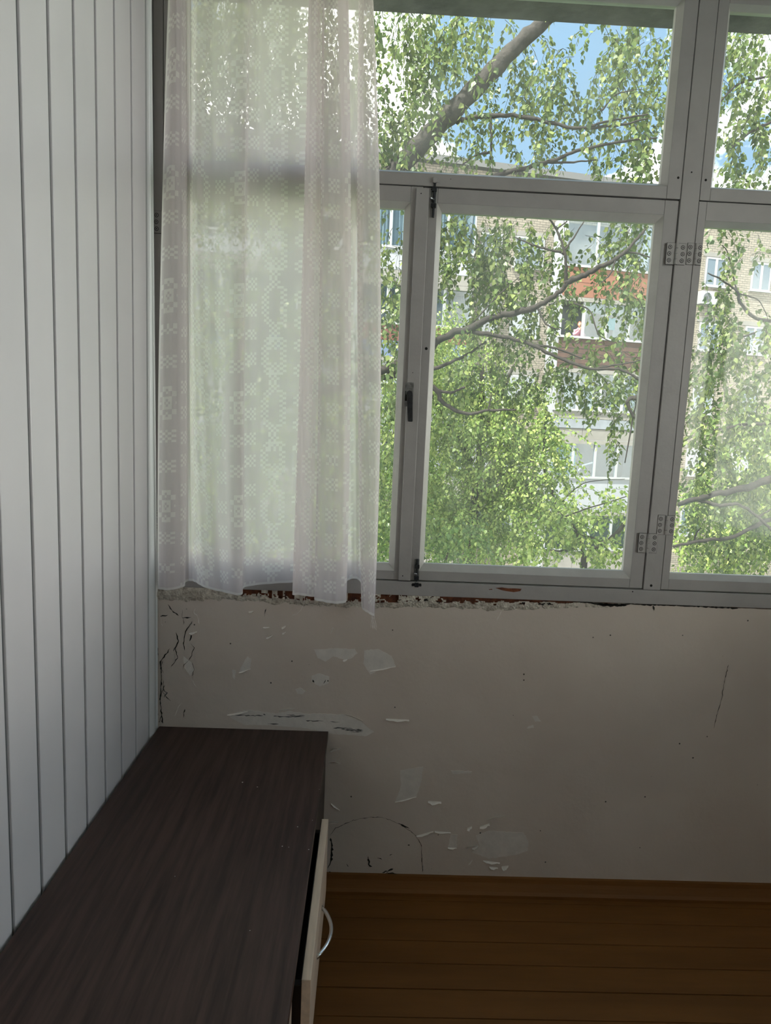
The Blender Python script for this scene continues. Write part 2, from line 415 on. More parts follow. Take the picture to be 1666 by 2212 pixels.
for poly in ([(900, 435), (1000, 430), (1110, 432), (1125, 455), (1095, 480), (1060, 490), (1000, 470), (960, 498), (920, 480)],
             [(1160, 440), (1230, 432), (1300, 470), (1322, 522), (1230, 545), (1190, 565), (1155, 510)],
             [(890, 570), (930, 558), (980, 575), (975, 610), (930, 625), (890, 600)],
             [(560, 470), (578, 485), (572, 530), (515, 553), (545, 490)],
             [(480, 540), (500, 545), (492, 590), (482, 575)],
             [(805, 640), (830, 632), (856, 648), (845, 664), (815, 662)],
             [(455, 770), (570, 745), (700, 765), (780, 752), (860, 765), (960, 765), (1060, 770), (1140, 805), (1210, 860), (1170, 880), (1000, 870), (860, 840), (700, 825), (540, 822), (480, 790)],
             [(230, 470), (270, 500), (285, 540), (265, 570), (235, 530)]):
    patch(z8, poly)
for poly in ([(735, 300), (855, 280), (850, 340), (822, 435), (710, 465), (740, 380)],
             [(1130, 640), (1200, 615), (1380, 625), (1405, 670), (1400, 720), (1340, 740), (1200, 760), (1110, 725), (1150, 690)],
             [(1000, 630), (1035, 635), (1030, 700), (985, 700)],
             [(1000, 300), (1110, 305), (1100, 315), (1010, 318)]):
    patch(z9, poly)
for poly in ([(465, 715), (490, 712), (510, 740), (480, 742)], [(445, 765), (470, 758), (474, 772), (440, 776)]):
    patch(z10, poly)
def curl(conv, a, b, drop, lift, name='curled_flake'):
    # a strip of paint hinged along a-b whose free edge lifts off the wall
    A, B = conv(a), conv(b); n = 6
    D = Vector((0, 0, -drop)); mb = MB(); rr = random.Random(int(a[0] * 3 + a[1]))
    v = []
    for j in range(n + 1):
        s = j / n; w = 0.55 + 0.45 * math.sin(math.pi * min(1, s * 1.2)) + rr.uniform(-0.15, 0.15)
        p = A.lerp(B, s)
        for k in range(4):
            t = k / 3
            v.append(p + D * t * w + Vector((rr.uniform(-.0006, .0006), -0.0006 - lift * t * t * w, 0)))
    f = [(j * 4 + k, (j + 1) * 4 + k, (j + 1) * 4 + k + 1, j * 4 + k + 1) for j in range(n) for k in range(3)]
    o = mesh_obj(name, v, f, M['curl'], wfront)
    md = o.modifiers.new('thickness', 'SOLIDIFY'); md.thickness = 0.0006
for a, b, d, l in (((720, 752), (800, 742), -0.006, 0.006), ((1060, 772), (1150, 806), -0.008, 0.007), ((1270, 790), (1390, 796), 0.006, 0.006),
                   ((455, 770), (560, 752), 0.004, 0.004), ((655, 375), (690, 360), 0.005, 0.006), ((735, 320), (756, 312), 0.008, 0.005), ((738, 350), (756, 344), 0.006, 0.005),
                   ((515, 553), (575, 532), 0.004, 0.004), ((1190, 545), (1320, 522), 0.003, 0.004), ((260, 350), (300, 342), 0.006, 0.006), ((985, 350), (1000, 320), 0.005, 0.003),
                   ((640, 320), (672, 320), 0.004, 0.004), ((565, 240), (590, 236), 0.005, 0.006), ((1050, 490), (1072, 484), 0.005, 0.005)):
    curl(z8, a, b, d, l)
for a, b, d, l in (((1190, 560), (1285, 540), -0.012, 0.010), ((1150, 592), (1202, 575), 0.010, 0.006), ((1082, 708), (1140, 695), -0.010, 0.008), ((880, 458), (950, 462), 0.010, 0.007),
                   ((1092, 788), (1112, 765), 0.004, 0.004), ((1168, 768), (1255, 780), 0.006, 0.006), ((1200, 800), (1245, 806), 0.006, 0.006), ((1265, 800), (1300, 795), 0.012, 0.006), ((372, 205), (424, 190), -0.012, 0.008),
                   ((365, 265), (424, 268), -0.010, 0.007), ((375, 470), (420, 505), 0.004, 0.005), ((365, 578), (410, 575), -0.010, 0.004), ((820, 640), (910, 615), 0.006, 0.004), ((915, 615), (1000, 622), 0.005, 0.004),
                   ((985, 700), (1030, 702), 0.004, 0.005), ((710, 462), (820, 436), 0.003, 0.004), ((1085, 600), (1110, 590), 0.010, 0.006), ((1110, 705), (1145, 690), 0.006, 0.005)):
    curl(z9, a, b, d, l)
def crack(conv, pts, w=0.0010, name='plaster_crack', m='crack', jit=0.0015):
    P = [conv(p) for p in pts]; rr = random.Random(int(pts[0][0] + 7 * pts[0][1])); Q = []
    for p, q in zip(P, P[1:]):
        k = max(2, int((q - p).length / 0.006))
        for j in range(k):
            Q.append(p.lerp(q, j / k) + Vector((rr.uniform(-jit, jit), 0, rr.uniform(-jit, jit))))
    Q.append(P[-1]); v = []; f = []
    for i, q in enumerate(Q):
        t = (Q[min(i + 1, len(Q) - 1)] - Q[max(0, i - 1)]).normalized(); nrm = Vector((-t.z, 0, t.x))
        ww = w * rr.uniform(0.3, 1.5) * (1 if 0 < i < len(Q) - 1 else 0.2)
        v += [Vector((q.x, -0.0052, q.z)) + nrm * ww, Vector((q.x, -0.0052, q.z)) - nrm * ww]
    for i in range(len(Q) - 1): f.append((2 * i, 2 * i + 2, 2 * i + 3, 2 * i + 1))
    return mesh_obj(name, v, f, M[m], wfront)
crack(z9, [(368, 640), (400, 600), (480, 562), (560, 545), (640, 543), (740, 580), (815, 635), (845, 690), (850, 760), (852, 830)], 0.0007)
crack(z9, [(735, 578), (760, 590), (785, 602)], 0.0022)
crack(z9, [(372, 650), (380, 700), (375, 770), (358, 810)], 0.0030)
for a in ([(570, 745), (575, 790), (590, 800)], [(620, 752), (640, 765)], [(680, 745), (695, 735)], [(640, 832), (700, 812)], [(660, 836), (720, 838)], [(360, 830), (400, 836)], [(460, 790), (466, 800)], [(780, 680), (783, 692)]):
    crack(z9, a, 0.0026, jit=0.003)
crack(z8, [(160, 430), (112, 500), (118, 600), (110, 690), (118, 780), (125, 815)], 0.0016)
crack(z8, [(92, 160), (88, 300), (90, 380), (100, 470)], 0.0014)
crack(z8, [(150, 205), (170, 235), (205, 262)], 0.0016)
crack(z8, [(275, 290), (240, 340), (232, 400), (236, 440)], 0.0010)
crack(z8, [(190, 345), (205, 390), (190, 430), (200, 480), (165, 525)], 0.0011)
crack(z8, [(110, 265), (150, 258)], 0.0020); crack(z8, [(225, 272), (270, 268)], 0.0016); crack(z8, [(270, 355), (300, 345)], 0.0012)
crack(z8, [(645, 265), (655, 225)], 0.0009); crack(z8, [(660, 378), (690, 360)], 0.0009)
for a in ([(895, 590), (902, 605)], [(950, 610), (962, 590)], [(972, 592), (974, 600)]):
    crack(z8, a, 0.0030, jit=0.001)
for k, (x, y, l) in enumerate(((490, 772, 150), (690, 778, 160), (640, 768, 12), (860, 800, 90), (985, 805, 50), (1000, 838, 100), (1060, 850, 95), (1080, 856, 70), (760, 772, 95), (660, 815, 60), (1040, 845, 110))):
    crack(z8, [(x, y), (x + l * 0.5, y + 2), (x + l, y + 3)], 0.0014, name='scuff_mark', m='scratch', jit=0.0012)
crack(z10, [(1450, 455), (1425, 560), (1420, 620), (1395, 700), (1378, 775)], 0.0008)
crack(z10, [(640, 130), (700, 138), (800, 150), (900, 155), (950, 150), (1060, 155), (1200, 158), (1400, 168), (1500, 172)], 0.0022, jit=0.0008)
crack(z10, [(400, 140), (500, 152), (590, 150)], 0.0026, jit=0.002); crack(z10, [(790, 155), (940, 158)], 0.0034, jit=0.002)
crack(z10, [(1072, 158), (1078, 182)], 0.004, jit=0.001); crack(z10, [(290, 230), (312, 185)], 0.0010, m='curl')
crack(z8, [(1440, 185), (1480, 180), (1550, 195)], 0.0034, jit=0.002); crack(z8, [(1335, 182), (1375, 188)], 0.0030, jit=0.001)

rnd = random.Random(21)
for k in range(16):
    x0_, y0_ = rnd.uniform(100, 300), rnd.uniform(210, 800)
    pts_ = [(x0_, y0_)]
    for j in range(rnd.randint(1, 3)): pts_.append((pts_[-1][0] + rnd.uniform(-22, 22), pts_[-1][1] + rnd.uniform(10, 45)))
    crack(z8, pts_, rnd.uniform(0.0006, 0.0014), m=rnd.choice(['crack', 'curl', 'curl', 'scratch']))
# left wall : vertical pvc panels
wl = box('wall_left', -0.22, -0.0045, RY - 0.2, 0.16, -0.1, RZ + 0.2, M['pvc_groove'])
struct(wl, 'white plastic panelled side wall with dark vertical grooves', 'wall')
PITCHP, Y7 = 0.10607, -0.181
gys = [Y7 + PITCHP * (1)] + [Y7 - PITCHP * k for k in range(0, 24)]
gys = [g for g in gys if g > RY]
for k in range(len(gys) - 1):
    a, b = gys[k + 1] + 0.0055, gys[k] - 0.0055
    mb = MB()
    prof = [(-0.0044, a), (-0.0010, a), (0.0, a + 0.0012), (0.0, b - 0.0012), (-0.0010, b), (-0.0044, b)]
    mb.prism(prof, 'z', 0.0, RZ)
    mb.build('wall_panel', M['pvc'], wl)
# last narrow panel, its free edge runs slightly askew, with the corner trim
def askew(z): return -0.042 + 0.034 * max(0, min(1, (2.5 - z) / 1.55))
zs = [0, 0.5, 0.95, 1.4, 1.9, 2.5, RZ]
def skew_prism(name, prof, mat_, parent):
    # prof(z) -> list of (x, y)
    v, f = [], []; n = None
    for z in zs:
        p = prof(z); n = len(p); v += [(q[0], q[1], z) for q in p]
    for i in range(len(zs) - 1):
        for k in range(n):
            k2 = (k + 1) % n; f.append((i * n + k, i * n + k2, (i + 1) * n + k2, (i + 1) * n + k))
    f.append(tuple(range(n))); f.append(tuple((len(zs) - 1) * n + k for k in range(n)))
    o = mesh_obj(name, v, f, mat_, parent)
    bm = bmesh.new(); bm.from_mesh(o.data); bmesh.ops.recalc_face_normals(bm, faces=list(bm.faces)); bm.to_mesh(o.data); bm.free()
    return o
g0 = gys[0] + 0.0055
def bulge(z):
    e = askew(z) - 0.010; n = 12
    return [(-0.0044, g0)] + [(0.006 * math.sin(math.pi * k / n) ** 0.8, g0 + (e - g0) * k / n) for k in range(n + 1)] + [(-0.0044, e)]
skew_prism('corner_panel', bulge, M['pvc_trim'], wl)
skew_prism('corner_trim', lambda z: [(-0.0044, askew(z) - 0.0085), (0.003, askew(z) - 0.0085), (0.0045, askew(z) - 0.006), (0.003, askew(z) - 0.003), (0.005, askew(z) - 0.001), (-0.0044, askew(z))], M['pvc_trim'], wl)

# remaining shell (out of view, closes the room)
struct(box('wall_back', -0.2, RX + 0.3, RY - 0.2, RY, -0.1, RZ + 0.2, M['plain_wall']), 'grey plaster wall of the flat behind the viewer', 'wall')
wr = box('wall_right', RX, RX + 0.12, RY, 0.16, -0.1, 0.95, M['plain_wall']); struct(wr, 'grey end wall with low parapet beyond the right casement', 'wall')
box('wall_pier', RX, RX + 0.12, -0.95, 0.16, 0.9502, RZ + 0.2, M['plain_wall'], wr)
w3 = empty('added_window'); struct(w3, 'unseen glazed end added to the balcony at the right to bring in daylight', 'window')  # end window added out of view so more daylight fills the room
ys = [RY + 0.03, -1.78, -0.98]
box('sill_board', RX - 0.02, RX + 0.08, RY, -0.95, 0.9505, 0.995, M['white_plastic0'], w3)
box('window_head', RX, RX + 0.08, RY, -0.95, 2.66, RZ, M['white_plastic0'], w3)
for y_ in ys: box('post', RX + 0.002, RX + 0.075, y_ - 0.028, y_ + 0.028, 0.9955, 2.6595, M['white_plastic0'], w3)
for a_, b_ in zip(ys, ys[1:]): box('pane', RX + 0.030, RX + 0.034, a_ + 0.028, b_ - 0.028, 0.9955, 2.6595, M['clean_glass'], w3)
struct(box('ceiling', -0.2, RX + 0.3, RY - 0.2, 0.2, RZ, RZ + 0.25, M['ceiling']), 'pale painted ceiling of the glazed balcony', 'ceiling')

# slab of the balcony above, outside the glass
ez = at(1300, 38, 0.45).z
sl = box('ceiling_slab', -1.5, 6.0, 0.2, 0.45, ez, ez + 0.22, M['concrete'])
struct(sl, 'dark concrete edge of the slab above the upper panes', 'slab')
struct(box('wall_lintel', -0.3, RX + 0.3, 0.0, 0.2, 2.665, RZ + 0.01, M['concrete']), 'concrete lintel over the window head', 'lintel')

# ------------------------------------------------------------------ windows
def ring_beads(parent, gx0, gx1, gz0, gz1, w, y0, y1, ws=None):
    # four mitred glazing beads, sloping from the sash face back to the glass
    ws = ws or (w, w, w, w)   # left, right, bottom, top
    o = [(gx0 - ws[0], gz0 - ws[2]), (gx1 + ws[1], gz0 - ws[2]), (gx1 + ws[1], gz1 + ws[3]), (gx0 - ws[0], gz1 + ws[3])]
    i = [(gx0, gz0), (gx1, gz0), (gx1, gz1), (gx0, gz1)]
    for k in range(4):
        k2 = (k + 1) % 4
        a, b, c, d = o[k], o[k2], i[k2], i[k]
        v = [(a[0], y0, a[1]), (b[0], y0, b[1]), (c[0], y1 - 0.004, c[1]), (d[0], y1 - 0.004, d[1]),
             (a[0], y1 + 0.01, a[1]), (b[0], y1 + 0.01, b[1]), (c[0], y1 + 0.01, c[1]), (d[0], y1 + 0.01, d[1])]
        f = [(0, 1, 2, 3), (4, 7, 6, 5), (0, 4, 5, 1), (1, 5, 6, 2), (2, 6, 7, 3), (3, 7, 4, 0)]
        mesh_obj('glazing_bead', v, f, M['bead_paint'], parent)
def sash(parent, name, ox0, ox1, oz0, oz1, gx0, gx1, gz0, gz1, w=0.016, y=0.0, ws=None, label=None):
    s = empty(name, (0, 0, 0), parent)
    if label: s['label'] = label
    ws = ws or (w, w, w, w)
    yb = y + 0.045; e = 0.0003
    ix0, ix1, iz0, iz1 = gx0 - ws[0], gx1 + ws[1], gz0 - ws[2], gz1 + ws[3]
    box('stile', ox0, ix0, y, yb, oz0, oz1, M['white_paint'], s, bevel=0.0012)
    box('stile', ix1, ox1, y, yb, oz0, oz1, M['white_paint'], s, bevel=0.0012)
    box('rail', ix0 + e, ix1 - e, y + e, yb, oz0, iz0, M['white_paint'], s, bevel=0.0012)
    box('rail', ix0 + e, ix1 - e, y + e, yb, iz1, oz1, M['white_paint'], s, bevel=0.0012)
    ring_beads(s, gx0, gx1, gz0, gz1, w, y + 0.0006, y + 0.022, ws)
    box('pane', gx0 - 0.006, gx1 + 0.006, y + 0.024, y + 0.027, gz0 - 0.006, gz1 + 0.006, M['glass'], s)
    return s
w1 = empty('window_1'); struct(w1, 'old white painted timber window half covered by the lace curtain', 'window')
w2 = empty('window_2'); struct(w2, 'white painted timber window to the right of the hinged post', 'window')
HEAD = 2.665
# fixed frame
box('jamb', -0.055, 0.0205, 0.002, 0.075, SILL1, HEAD, M['white_paint'], w1, bevel=0.001)
box('post', 1.4536, 1.5052, -0.0015, 0.075, SILL1 + 0.0006, HEAD, M['white_paint'], w1, bevel=0.0015)
sb = box('sill_board', -0.05, 2.0, -0.006, 0.075, SILL0, SILL1, M['white_paint'], w1, bevel=0.0015)
box('sill_board', 2.0005, RX, -0.006, 0.075, SILL0, SILL1, M['white_paint'], w2, bevel=0.0015)
box('transom_backing', 0.0205, 1.4536, 0.050, 0.075, 2.085, 2.150, M['dark_hole'], w1)
box('stile_backing', 0.70, 0.78, 0.050, 0.075, 1.001, 2.085, M['white_paint'], w1)
box('transom_backing', 1.5052, RX, 0.050, 0.075, 2.085, 2.150, M['dark_hole'], w2)
box('window_head', -0.05, RX, 0.002, 0.075, HEAD - 0.006, HEAD + 0.03, M['white_paint'], w1)
G = 0.0016
sash(w1, 'fixed_light', 0.0205 + G, 1.4536 - G, 2.1185, HEAD - 0.007, 0.0867, 1.3994, 2.161, 2.6186, 0.016, 0.0, ws=(0.017, 0.014, 0.010, 0.014), label='wide upper fixed pane in a white frame')
left = sash(w1, 'casement', 0.0205 + G, 0.7345, SILL1 + 0.003, 2.1155, 0.0867, 0.6849, 1.0500, 2.060, 0.016, 0.0, ws=(0.016, 0.016, 0.019, 0.015), label='casement behind the lace curtain')
right = sash(w1, 'casement', 0.7360, 1.4536 - G, SILL1 + 0.003, 2.1155, 0.7902, 1.3956, 1.0524, 2.057, 0.016, 0.004, ws=(0.015, 0.017, 0.020, 0.019), label='casement with two bolts on its left stile')
# cover strip on the left casement
box('cover_strip', 0.7145, 0.7500, -0.0105, 0.0035, SILL1 + 0.004, 2.1090, M['white_paint'], left, bevel=0.0015)
# right hand window
sash(w2, 'fixed_light', 1.5052 + G, RX - 0.02, 2.1185, HEAD - 0.007, 1.5477, RX - 0.07, 2.161, 2.614, 0.012, 0.0, ws=(0.012, 0.014, 0.009, 0.010), label='upper fixed pane right of the post')
sash(w2, 'casement', 1.5052 + G, RX - 0.021, SILL1 + 0.003, 2.1155, 1.5351, RX - 0.075, 1.0524, 2.053, 0.008, 0.0, ws=(0.006, 0.016, 0.016, 0.012), label='casement hinged on the right side of the post')
box('jamb', RX - 0.019, RX, 0.002, 0.075, SILL1, HEAD, M['white_paint'], w2)
# chips on the sill board (bare wood shows)
def chip(px_poly, y=-0.0063):
    P = [at(a, b, y) for a, b in px_poly]
    mb = MB(); mb.prism([(p.x, p.z) for p in P], 'y', y + 0.0015, y - 0.0003)
    return mb.build('paint_chip', M['bare_wood'], w1)
chip([(1070, 1270), (1085, 1269), (1098, 1271), (1112, 1271), (1127, 1272), (1124, 1277), (1110, 1279), (1095, 1277), (1085, 1275)])
chip([(1056, 1273), (1063, 1272), (1064, 1274), (1057, 1274)])
# bore hole and small nail holes
def disc(name, p, r, y, m, parent, n=12, depth=0.001):
    mb = MB(); mb.prism([(p.x + r * math.cos(2 * math.pi * k / n), p.z + r * math.sin(2 * math.pi * k / n)) for k in range(n)], 'y', y, y - depth)
    return mb.build(name, M[m], parent)
disc('bore_hole', at(921, 753, 0.004), 0.0042, 0.0042, 'dark_hole', w1, depth=0.0005)
for (x, y_, rr_) in ((1465.5, 384, 0.0035), (1494.5, 372, 0.0022), (1525, 389, 0.0035), (892, 805, 0.0012), (1407, 1265, 0.004), (1367, 1278, 0.002), (974, 387, 0.001), (910, 418, 0.0016), (932, 409, 0.0014), (870, 1244, 0.0018)):
    yy = -0.0016 if 1475 < x < 1510 or x == 1407 else 0.0001
    if x == 1367: yy = -0.0061
    if x in (892, 910, 870): yy = -0.0106
    disc('nail_hole', at(x, y_, yy), rr_, yy, 'dark_hole', w1, 8, 0.0004)

# hinges
def hinge(parent, xc, zc, h=0.058, wl_=0.027, wr_=0.030, y=-0.0018, rot=0.0):
    t = empty('hinge', (xc, y, zc), parent); t.rotation_euler.y = rot
    hm = M['hinge_paint']
    for s, w_ in ((-1, wl_), (1, wr_)):
        a, b = (-w_, -0.0035) if s < 0 else (0.0035, w_)
        box('shadow_outline', a - 0.0006, b + 0.0006, -0.0004, 0.001, -h / 2 - 0.0007, h / 2 + 0.0007, M['dark_hole'], t)  # black underlay, paints a shadow edge round the leaf plate
        box('leaf_plate', a, b, -0.0016, 0.0012, -h / 2, h / 2, hm, t, bevel=0.0005)
        for k in range(3):
            zc_ = (k - 1) * h * 0.31; xc_ = s * w_ * (0.68 if k != 1 else 0.72)
            mb = MB(); ring = [(xc_ + 0.0042 * math.cos(q * math.pi / 6), zc_ + 0.0042 * math.sin(q * math.pi / 6)) for q in range(12)]
            mb.prism(ring, 'y', -0.0012, -0.0024)
            dk = MB(); dk.prism([((q[0] - xc_) * 1.38 + xc_, (q[1] - zc_) * 1.38 + zc_) for q in ring], 'y', -0.0012, -0.00185); dk.build('countersink', M['dark_hole'], t); sc = mb.build('screw', M['hinge_paint'], t)
            mb = MB(); mb.box(xc_ - 0.0020, xc_ + 0.0020, -0.0027, -0.0020, zc_ - 0.0007, zc_ + 0.0007); mb.box(xc_ - 0.0007, xc_ + 0.0007, -0.0027, -0.0020, zc_ - 0.0020, zc_ + 0.0020)
            mb.build('screw_slot', M['dark_hole'], t)
    for k in range(4):
        z0 = -h / 2 + k * h / 4 + 0.0004; mb = MB()
        mb.tube([(0, -0.003, z0), (0, -0.003, z0 + h / 4 - 0.0010)], 0.0042, 10); mb.build('knuckle', hm, t, smooth=False)
    return t
def hz(px, py): p = at(px, py); return p.x, p.z
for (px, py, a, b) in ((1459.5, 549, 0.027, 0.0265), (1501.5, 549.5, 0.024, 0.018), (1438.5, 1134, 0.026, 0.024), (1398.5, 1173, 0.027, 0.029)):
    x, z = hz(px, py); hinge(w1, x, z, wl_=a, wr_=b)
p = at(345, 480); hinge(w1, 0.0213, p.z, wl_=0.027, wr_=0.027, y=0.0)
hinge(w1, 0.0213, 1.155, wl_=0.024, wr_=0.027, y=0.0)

# bolts
def bolt(parent, xc, ztop, zbot, up=True, y=0.004):
    t = empty('bolt', (xc, y, 0), parent)
    Lh = ztop - zbot
    box('bolt_plate', -0.0085, 0.0060, -0.0018, 0.0, zbot + (0.028 if up else 0.026), ztop - (0.025 if up else 0.002), M['steel'], t, bevel=0.0004)
    mb = MB(); mb.tube([(0, -0.0055, zbot), (0, -0.0055, ztop)], 0.0034, 10); mb.build('bolt_rod', M['dark_steel'], t)
    for k in (0.30, 0.72):
        zc = zbot + Lh * k; box('bolt_guide', -0.0075, 0.0065, -0.0098, -0.0010, zc - 0.006, zc + 0.006, M['dark_steel'], t, bevel=0.0015)
    zc = zbot + Lh * 0.45; mb = MB(); mb.tube([(0, -0.006, zc), (-0.006, -0.012, zc + 0.001), (-0.011, -0.0135, zc + 0.002)], [0.0025, 0.0028, 0.0034], 8); mb.build('bolt_knob', M['steel'], t)
    ze = ztop - 0.006 if up else zbot + 0.006
    yk = -0.0125 - (0 if up else 0.004)
    box('bolt_keeper', -0.006, 0.006, yk, -0.004 - y * 0, ze - 0.007, ze + 0.007, M['hinge_paint' if up else 'dark_steel'], t, bevel=0.0015)
    for s in (-1, 1):
        mb = MB(); mb.prism([(s * 0.006, ze - 0.004), (s * 0.014, ze - 0.005), (s * 0.015, ze), (s * 0.013, ze + 0.004), (s * 0.006, ze + 0.004)], 'y', -0.0032 if up else -0.0095, -0.005 if up else -0.0115)
        kp = mb.build('keeper_ear', M['hinge_paint' if up else 'dark_steel'], t)
    return t
tp = at(940, 385); bolt(w1, tp.x, tp.z - 0.001, at(940, 470).z, True)
bp_ = at(900, 1264); bolt(w1, at(900, 1235).x + 0.0015, at(901, 1207).z, bp_.z - 0.003, False)

# lever handle in its recess on the cover strip
hd = empty('handle', (0, 0, 0), w1)
pt, pb = at(884, 826, -0.011), at(884, 912, -0.03)
a0 = at(876, 826, -0.0108); a1 = at(895, 880, -0.0108)
box('recess_plate', a0.x, a0.x + 0.024, -0.0112, -0.0098, at(880, 878, -0.011).z, pt.z, M['steel'], hd)
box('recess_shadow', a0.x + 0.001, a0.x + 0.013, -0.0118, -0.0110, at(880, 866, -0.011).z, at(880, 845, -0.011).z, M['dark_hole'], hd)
disc('spindle', at(884, 848, -0.012), 0.0095, -0.011, 'steel', hd, 16, 0.012)
c = at(885, 850, -0.028); q = at(886.5, 911, -0.030); mb = MB(); hw = 0.0082
prof = [(c.x + hw * math.cos(t), c.z + hw * math.sin(t)) for t in np.linspace(0, math.pi, 9)] + [(q.x - hw * 0.85, q.z + 0.001), (q.x - hw * 0.7, q.z), (q.x + hw * 0.7, q.z), (q.x + hw * 0.85, q.z + 0.001)]
mb.prism(prof, 'y', -0.022, -0.032); lv = mb.build('lever', M['dark_steel'], hd)
bm = bmesh.new(); bm.from_mesh(lv.data); bmesh.ops.bevel(bm, geom=list(bm.edges), offset=0.0015, segments=2, affect='EDGES'); bm.to_mesh(lv.data); bm.free()

# ------------------------------------------------------------------ low chest with a drawer pulled ajar
ch = empty('low_chest', (0.26, -0.9, 0)); tag(ch, 'low chest with dark brown wood-grain top, standing against the white panelled wall', 'chest')
ch.matrix_parent_inverse if False else None
def cbox(name, x0, x1, y0, y1, z0, z1, m, parent=ch, bevel=0.0008):
    o = box(name, x0 - 0.26, x1 - 0.26, y0 + 0.9, y1 + 0.9, z0, z1, M[m], None, bevel); o.parent = parent; return o
ZT = 0.5234; DX = 0.5215; YN = -2.05
cbox('chest_top', 0.0085, DX, YN, -0.006, ZT - 0.026, ZT, 'wood_dark', bevel=0.0012)
cbox('side_panel', 0.012, 0.500, -0.026, -0.008, 0.0, ZT - 0.0262, 'carcass')
cbox('side_panel', 0.012, 0.500, YN + 0.01, YN + 0.028, 0.0, ZT - 0.0262, 'carcass')
for yy in (-0.385, -0.875, -1.40):
    cbox('partition', 0.02, 0.498, yy - 0.009, yy + 0.009, 0.03, ZT - 0.0262, 'carcass')
cbox('back_panel', 0.012, 0.020, YN + 0.03, -0.028, 0.0, ZT - 0.0262, 'carcass')
cbox('base_panel', 0.020, 0.498, YN + 0.03, -0.028, 0.012, 0.030, 'carcass')
cbox('front_panel', 0.5005, 0.5165, -0.378, -0.012, 0.03, 0.478, 'carcass')
cbox('front_panel', 0.5005, 0.5165, -1.392, -0.884, 0.03, 0.480, 'wood_light')
cbox('front_panel', 0.5005, 0.5165, YN + 0.01, -1.400, 0.03, 0.480, 'wood_light')
dr = bpy.data.objects.new('drawer', None); link(dr, ch); dr['label'] = 'pale wood drawer standing ajar with a curved metal pull'
cbox('drawer_front', 0.5315, 0.5480, -0.873, -0.390, 0.285, 0.480, 'wood_light', dr, 0.0010)
cbox('drawer_front_core', 0.5300, 0.5313, -0.871, -0.392, 0.287, 0.478, 'carcass', dr, 0)
cbox('drawer_side', 0.06, 0.5300, -0.862, -0.848, 0.300, 0.458, 'carcass', dr)
cbox('drawer_side', 0.06, 0.5300, -0.415, -0.401, 0.300, 0.458, 'carcass', dr)
cbox('drawer_bottom', 0.06, 0.5300, -0.847, -0.416, 0.302, 0.308, 'carcass', dr)
d2 = bpy.data.objects.new('drawer', None); link(d2, ch)
cbox('drawer_front', 0.5005, 0.5165, -0.873, -0.390, 0.035, 0.280, 'wood_light', d2, 0.0010)
# curved pull
hy0, hy1, hzz = -0.715, -0.575, 0.385
mb = MB(); pts = []
for k in range(17):
    t = k / 16; pts.append((0.5475 + 0.026 * math.sin(math.pi * t) ** 0.8 - 0.26, hy0 + (hy1 - hy0) * t + 0.9, hzz))
mb.tube(pts, [0.0045] + [0.0042] * 15 + [0.0045], 10)
hn = mb.build('drawer_pull', M['chrome'], dr, smooth=True)
# specks of plaster on the top
for (px, py) in ((524, 1690), (556, 1700), (675, 1772), (624, 1830), (667, 1835), (610, 1828), (643, 1786), (690, 1705), (378, 1893), (540, 2010)):
    d = ray(px, py); t = (ZT - CAM[2]) / d[2]; p = CAM + t * d
    s = 0.0011 + 0.0006 * ((px * 7) % 3)
    o = mesh_obj('plaster_speck', [(p[0] - s, p[1], ZT), (p[0], p[1] - s * 0.8, ZT), (p[0] + s, p[1] + s * .2, ZT), (p[0], p[1] + s, ZT), (p[0], p[1], ZT + s * 0.7)], [(0, 1, 4), (1, 2, 4), (2, 3, 4), (3, 0, 4), (0, 3, 2, 1)], M['curl'])
    tag(o, 'tiny plaster crumb lying on the dark chest top', 'crumb', 'plaster crumbs on the chest')

# ------------------------------------------------------------------ lace curtain
CP = [  # px at y=0, 600, 1280 ; depth ; hem px y
    (363, 346, 341, .050, 1272), (380, 371, 362, .085, 1275), (396, 398, 396, .060, 1268), (403, 406, 402, .036, 1257), (414, 412, 420, .040, 1256),
    (432, 424, 436, .068, 1266), (478, 468, 480, .056, 1279), (530, 524, 521, .078, 1285), (546, 534, 530, .046, 1268), (600, 596, 590, .034, 1261),
    (688, 684, 668, .036, 1256), (682, 676, 652, .055, 1262), (667, 653, 632, .078, 1283), (676, 664, 648, .100, 1286), (700, 696, 682, .096, 1290),
    (697, 692, 681, .112, 1296), (722, 724, 716, .118, 1303), (752, 757, 748, .104, 1301), (744, 752, 742, .075, 1282), (728, 744, 740, .046, 1262),
    (752, 766, 765, .040, 1250), (786, 784, 780, .050, 1262), (775, 772, 781, .074, 1312), (790, 796, 796, .092, 1324), (806, 822, 811, .080, 1331), (803, 816, 808, .060, 1318)]
ZTOP = 2.70
NU, NV = 330, 250
P0 = crom([[c[0], -c[3] * 0.92] for c in CP], NU); P1 = crom([[c[1], -c[3]] for c in CP], NU); P2 = crom([[c[2], -c[3] * 1.05] for c in CP], NU)
HEM = crom([[c[4], 0] for c in CP], NU)[:, 0]
cvx = np.zeros((NU, NV, 3))
for i in range(NU):
    a = at(P0[i, 0], 0, P0[i, 1]); b = at(P1[i, 0], 600, P1[i, 1]); c = at(P2[i, 0], 1280, P2[i, 1])
    zh = at(P2[i, 0], HEM[i], P2[i, 1]).z
    zv = np.linspace(ZTOP, zh, NV)
    # quadratic through three heights
    Z = [a.z, b.z, c.z]
    for ax, vals in ((0, (a.x, b.x, c.x)), (1, (a.y, b.y, c.y))):
        q = np.zeros(NV)
        for j in range(3):
            l = np.ones(NV)
            for k in range(3):
                if k != j: l *= (zv - Z[k]) / (Z[j] - Z[k])
            q += l * vals[j]
        cvx[i, :, ax] = q
    cvx[i, :, 2] = zv
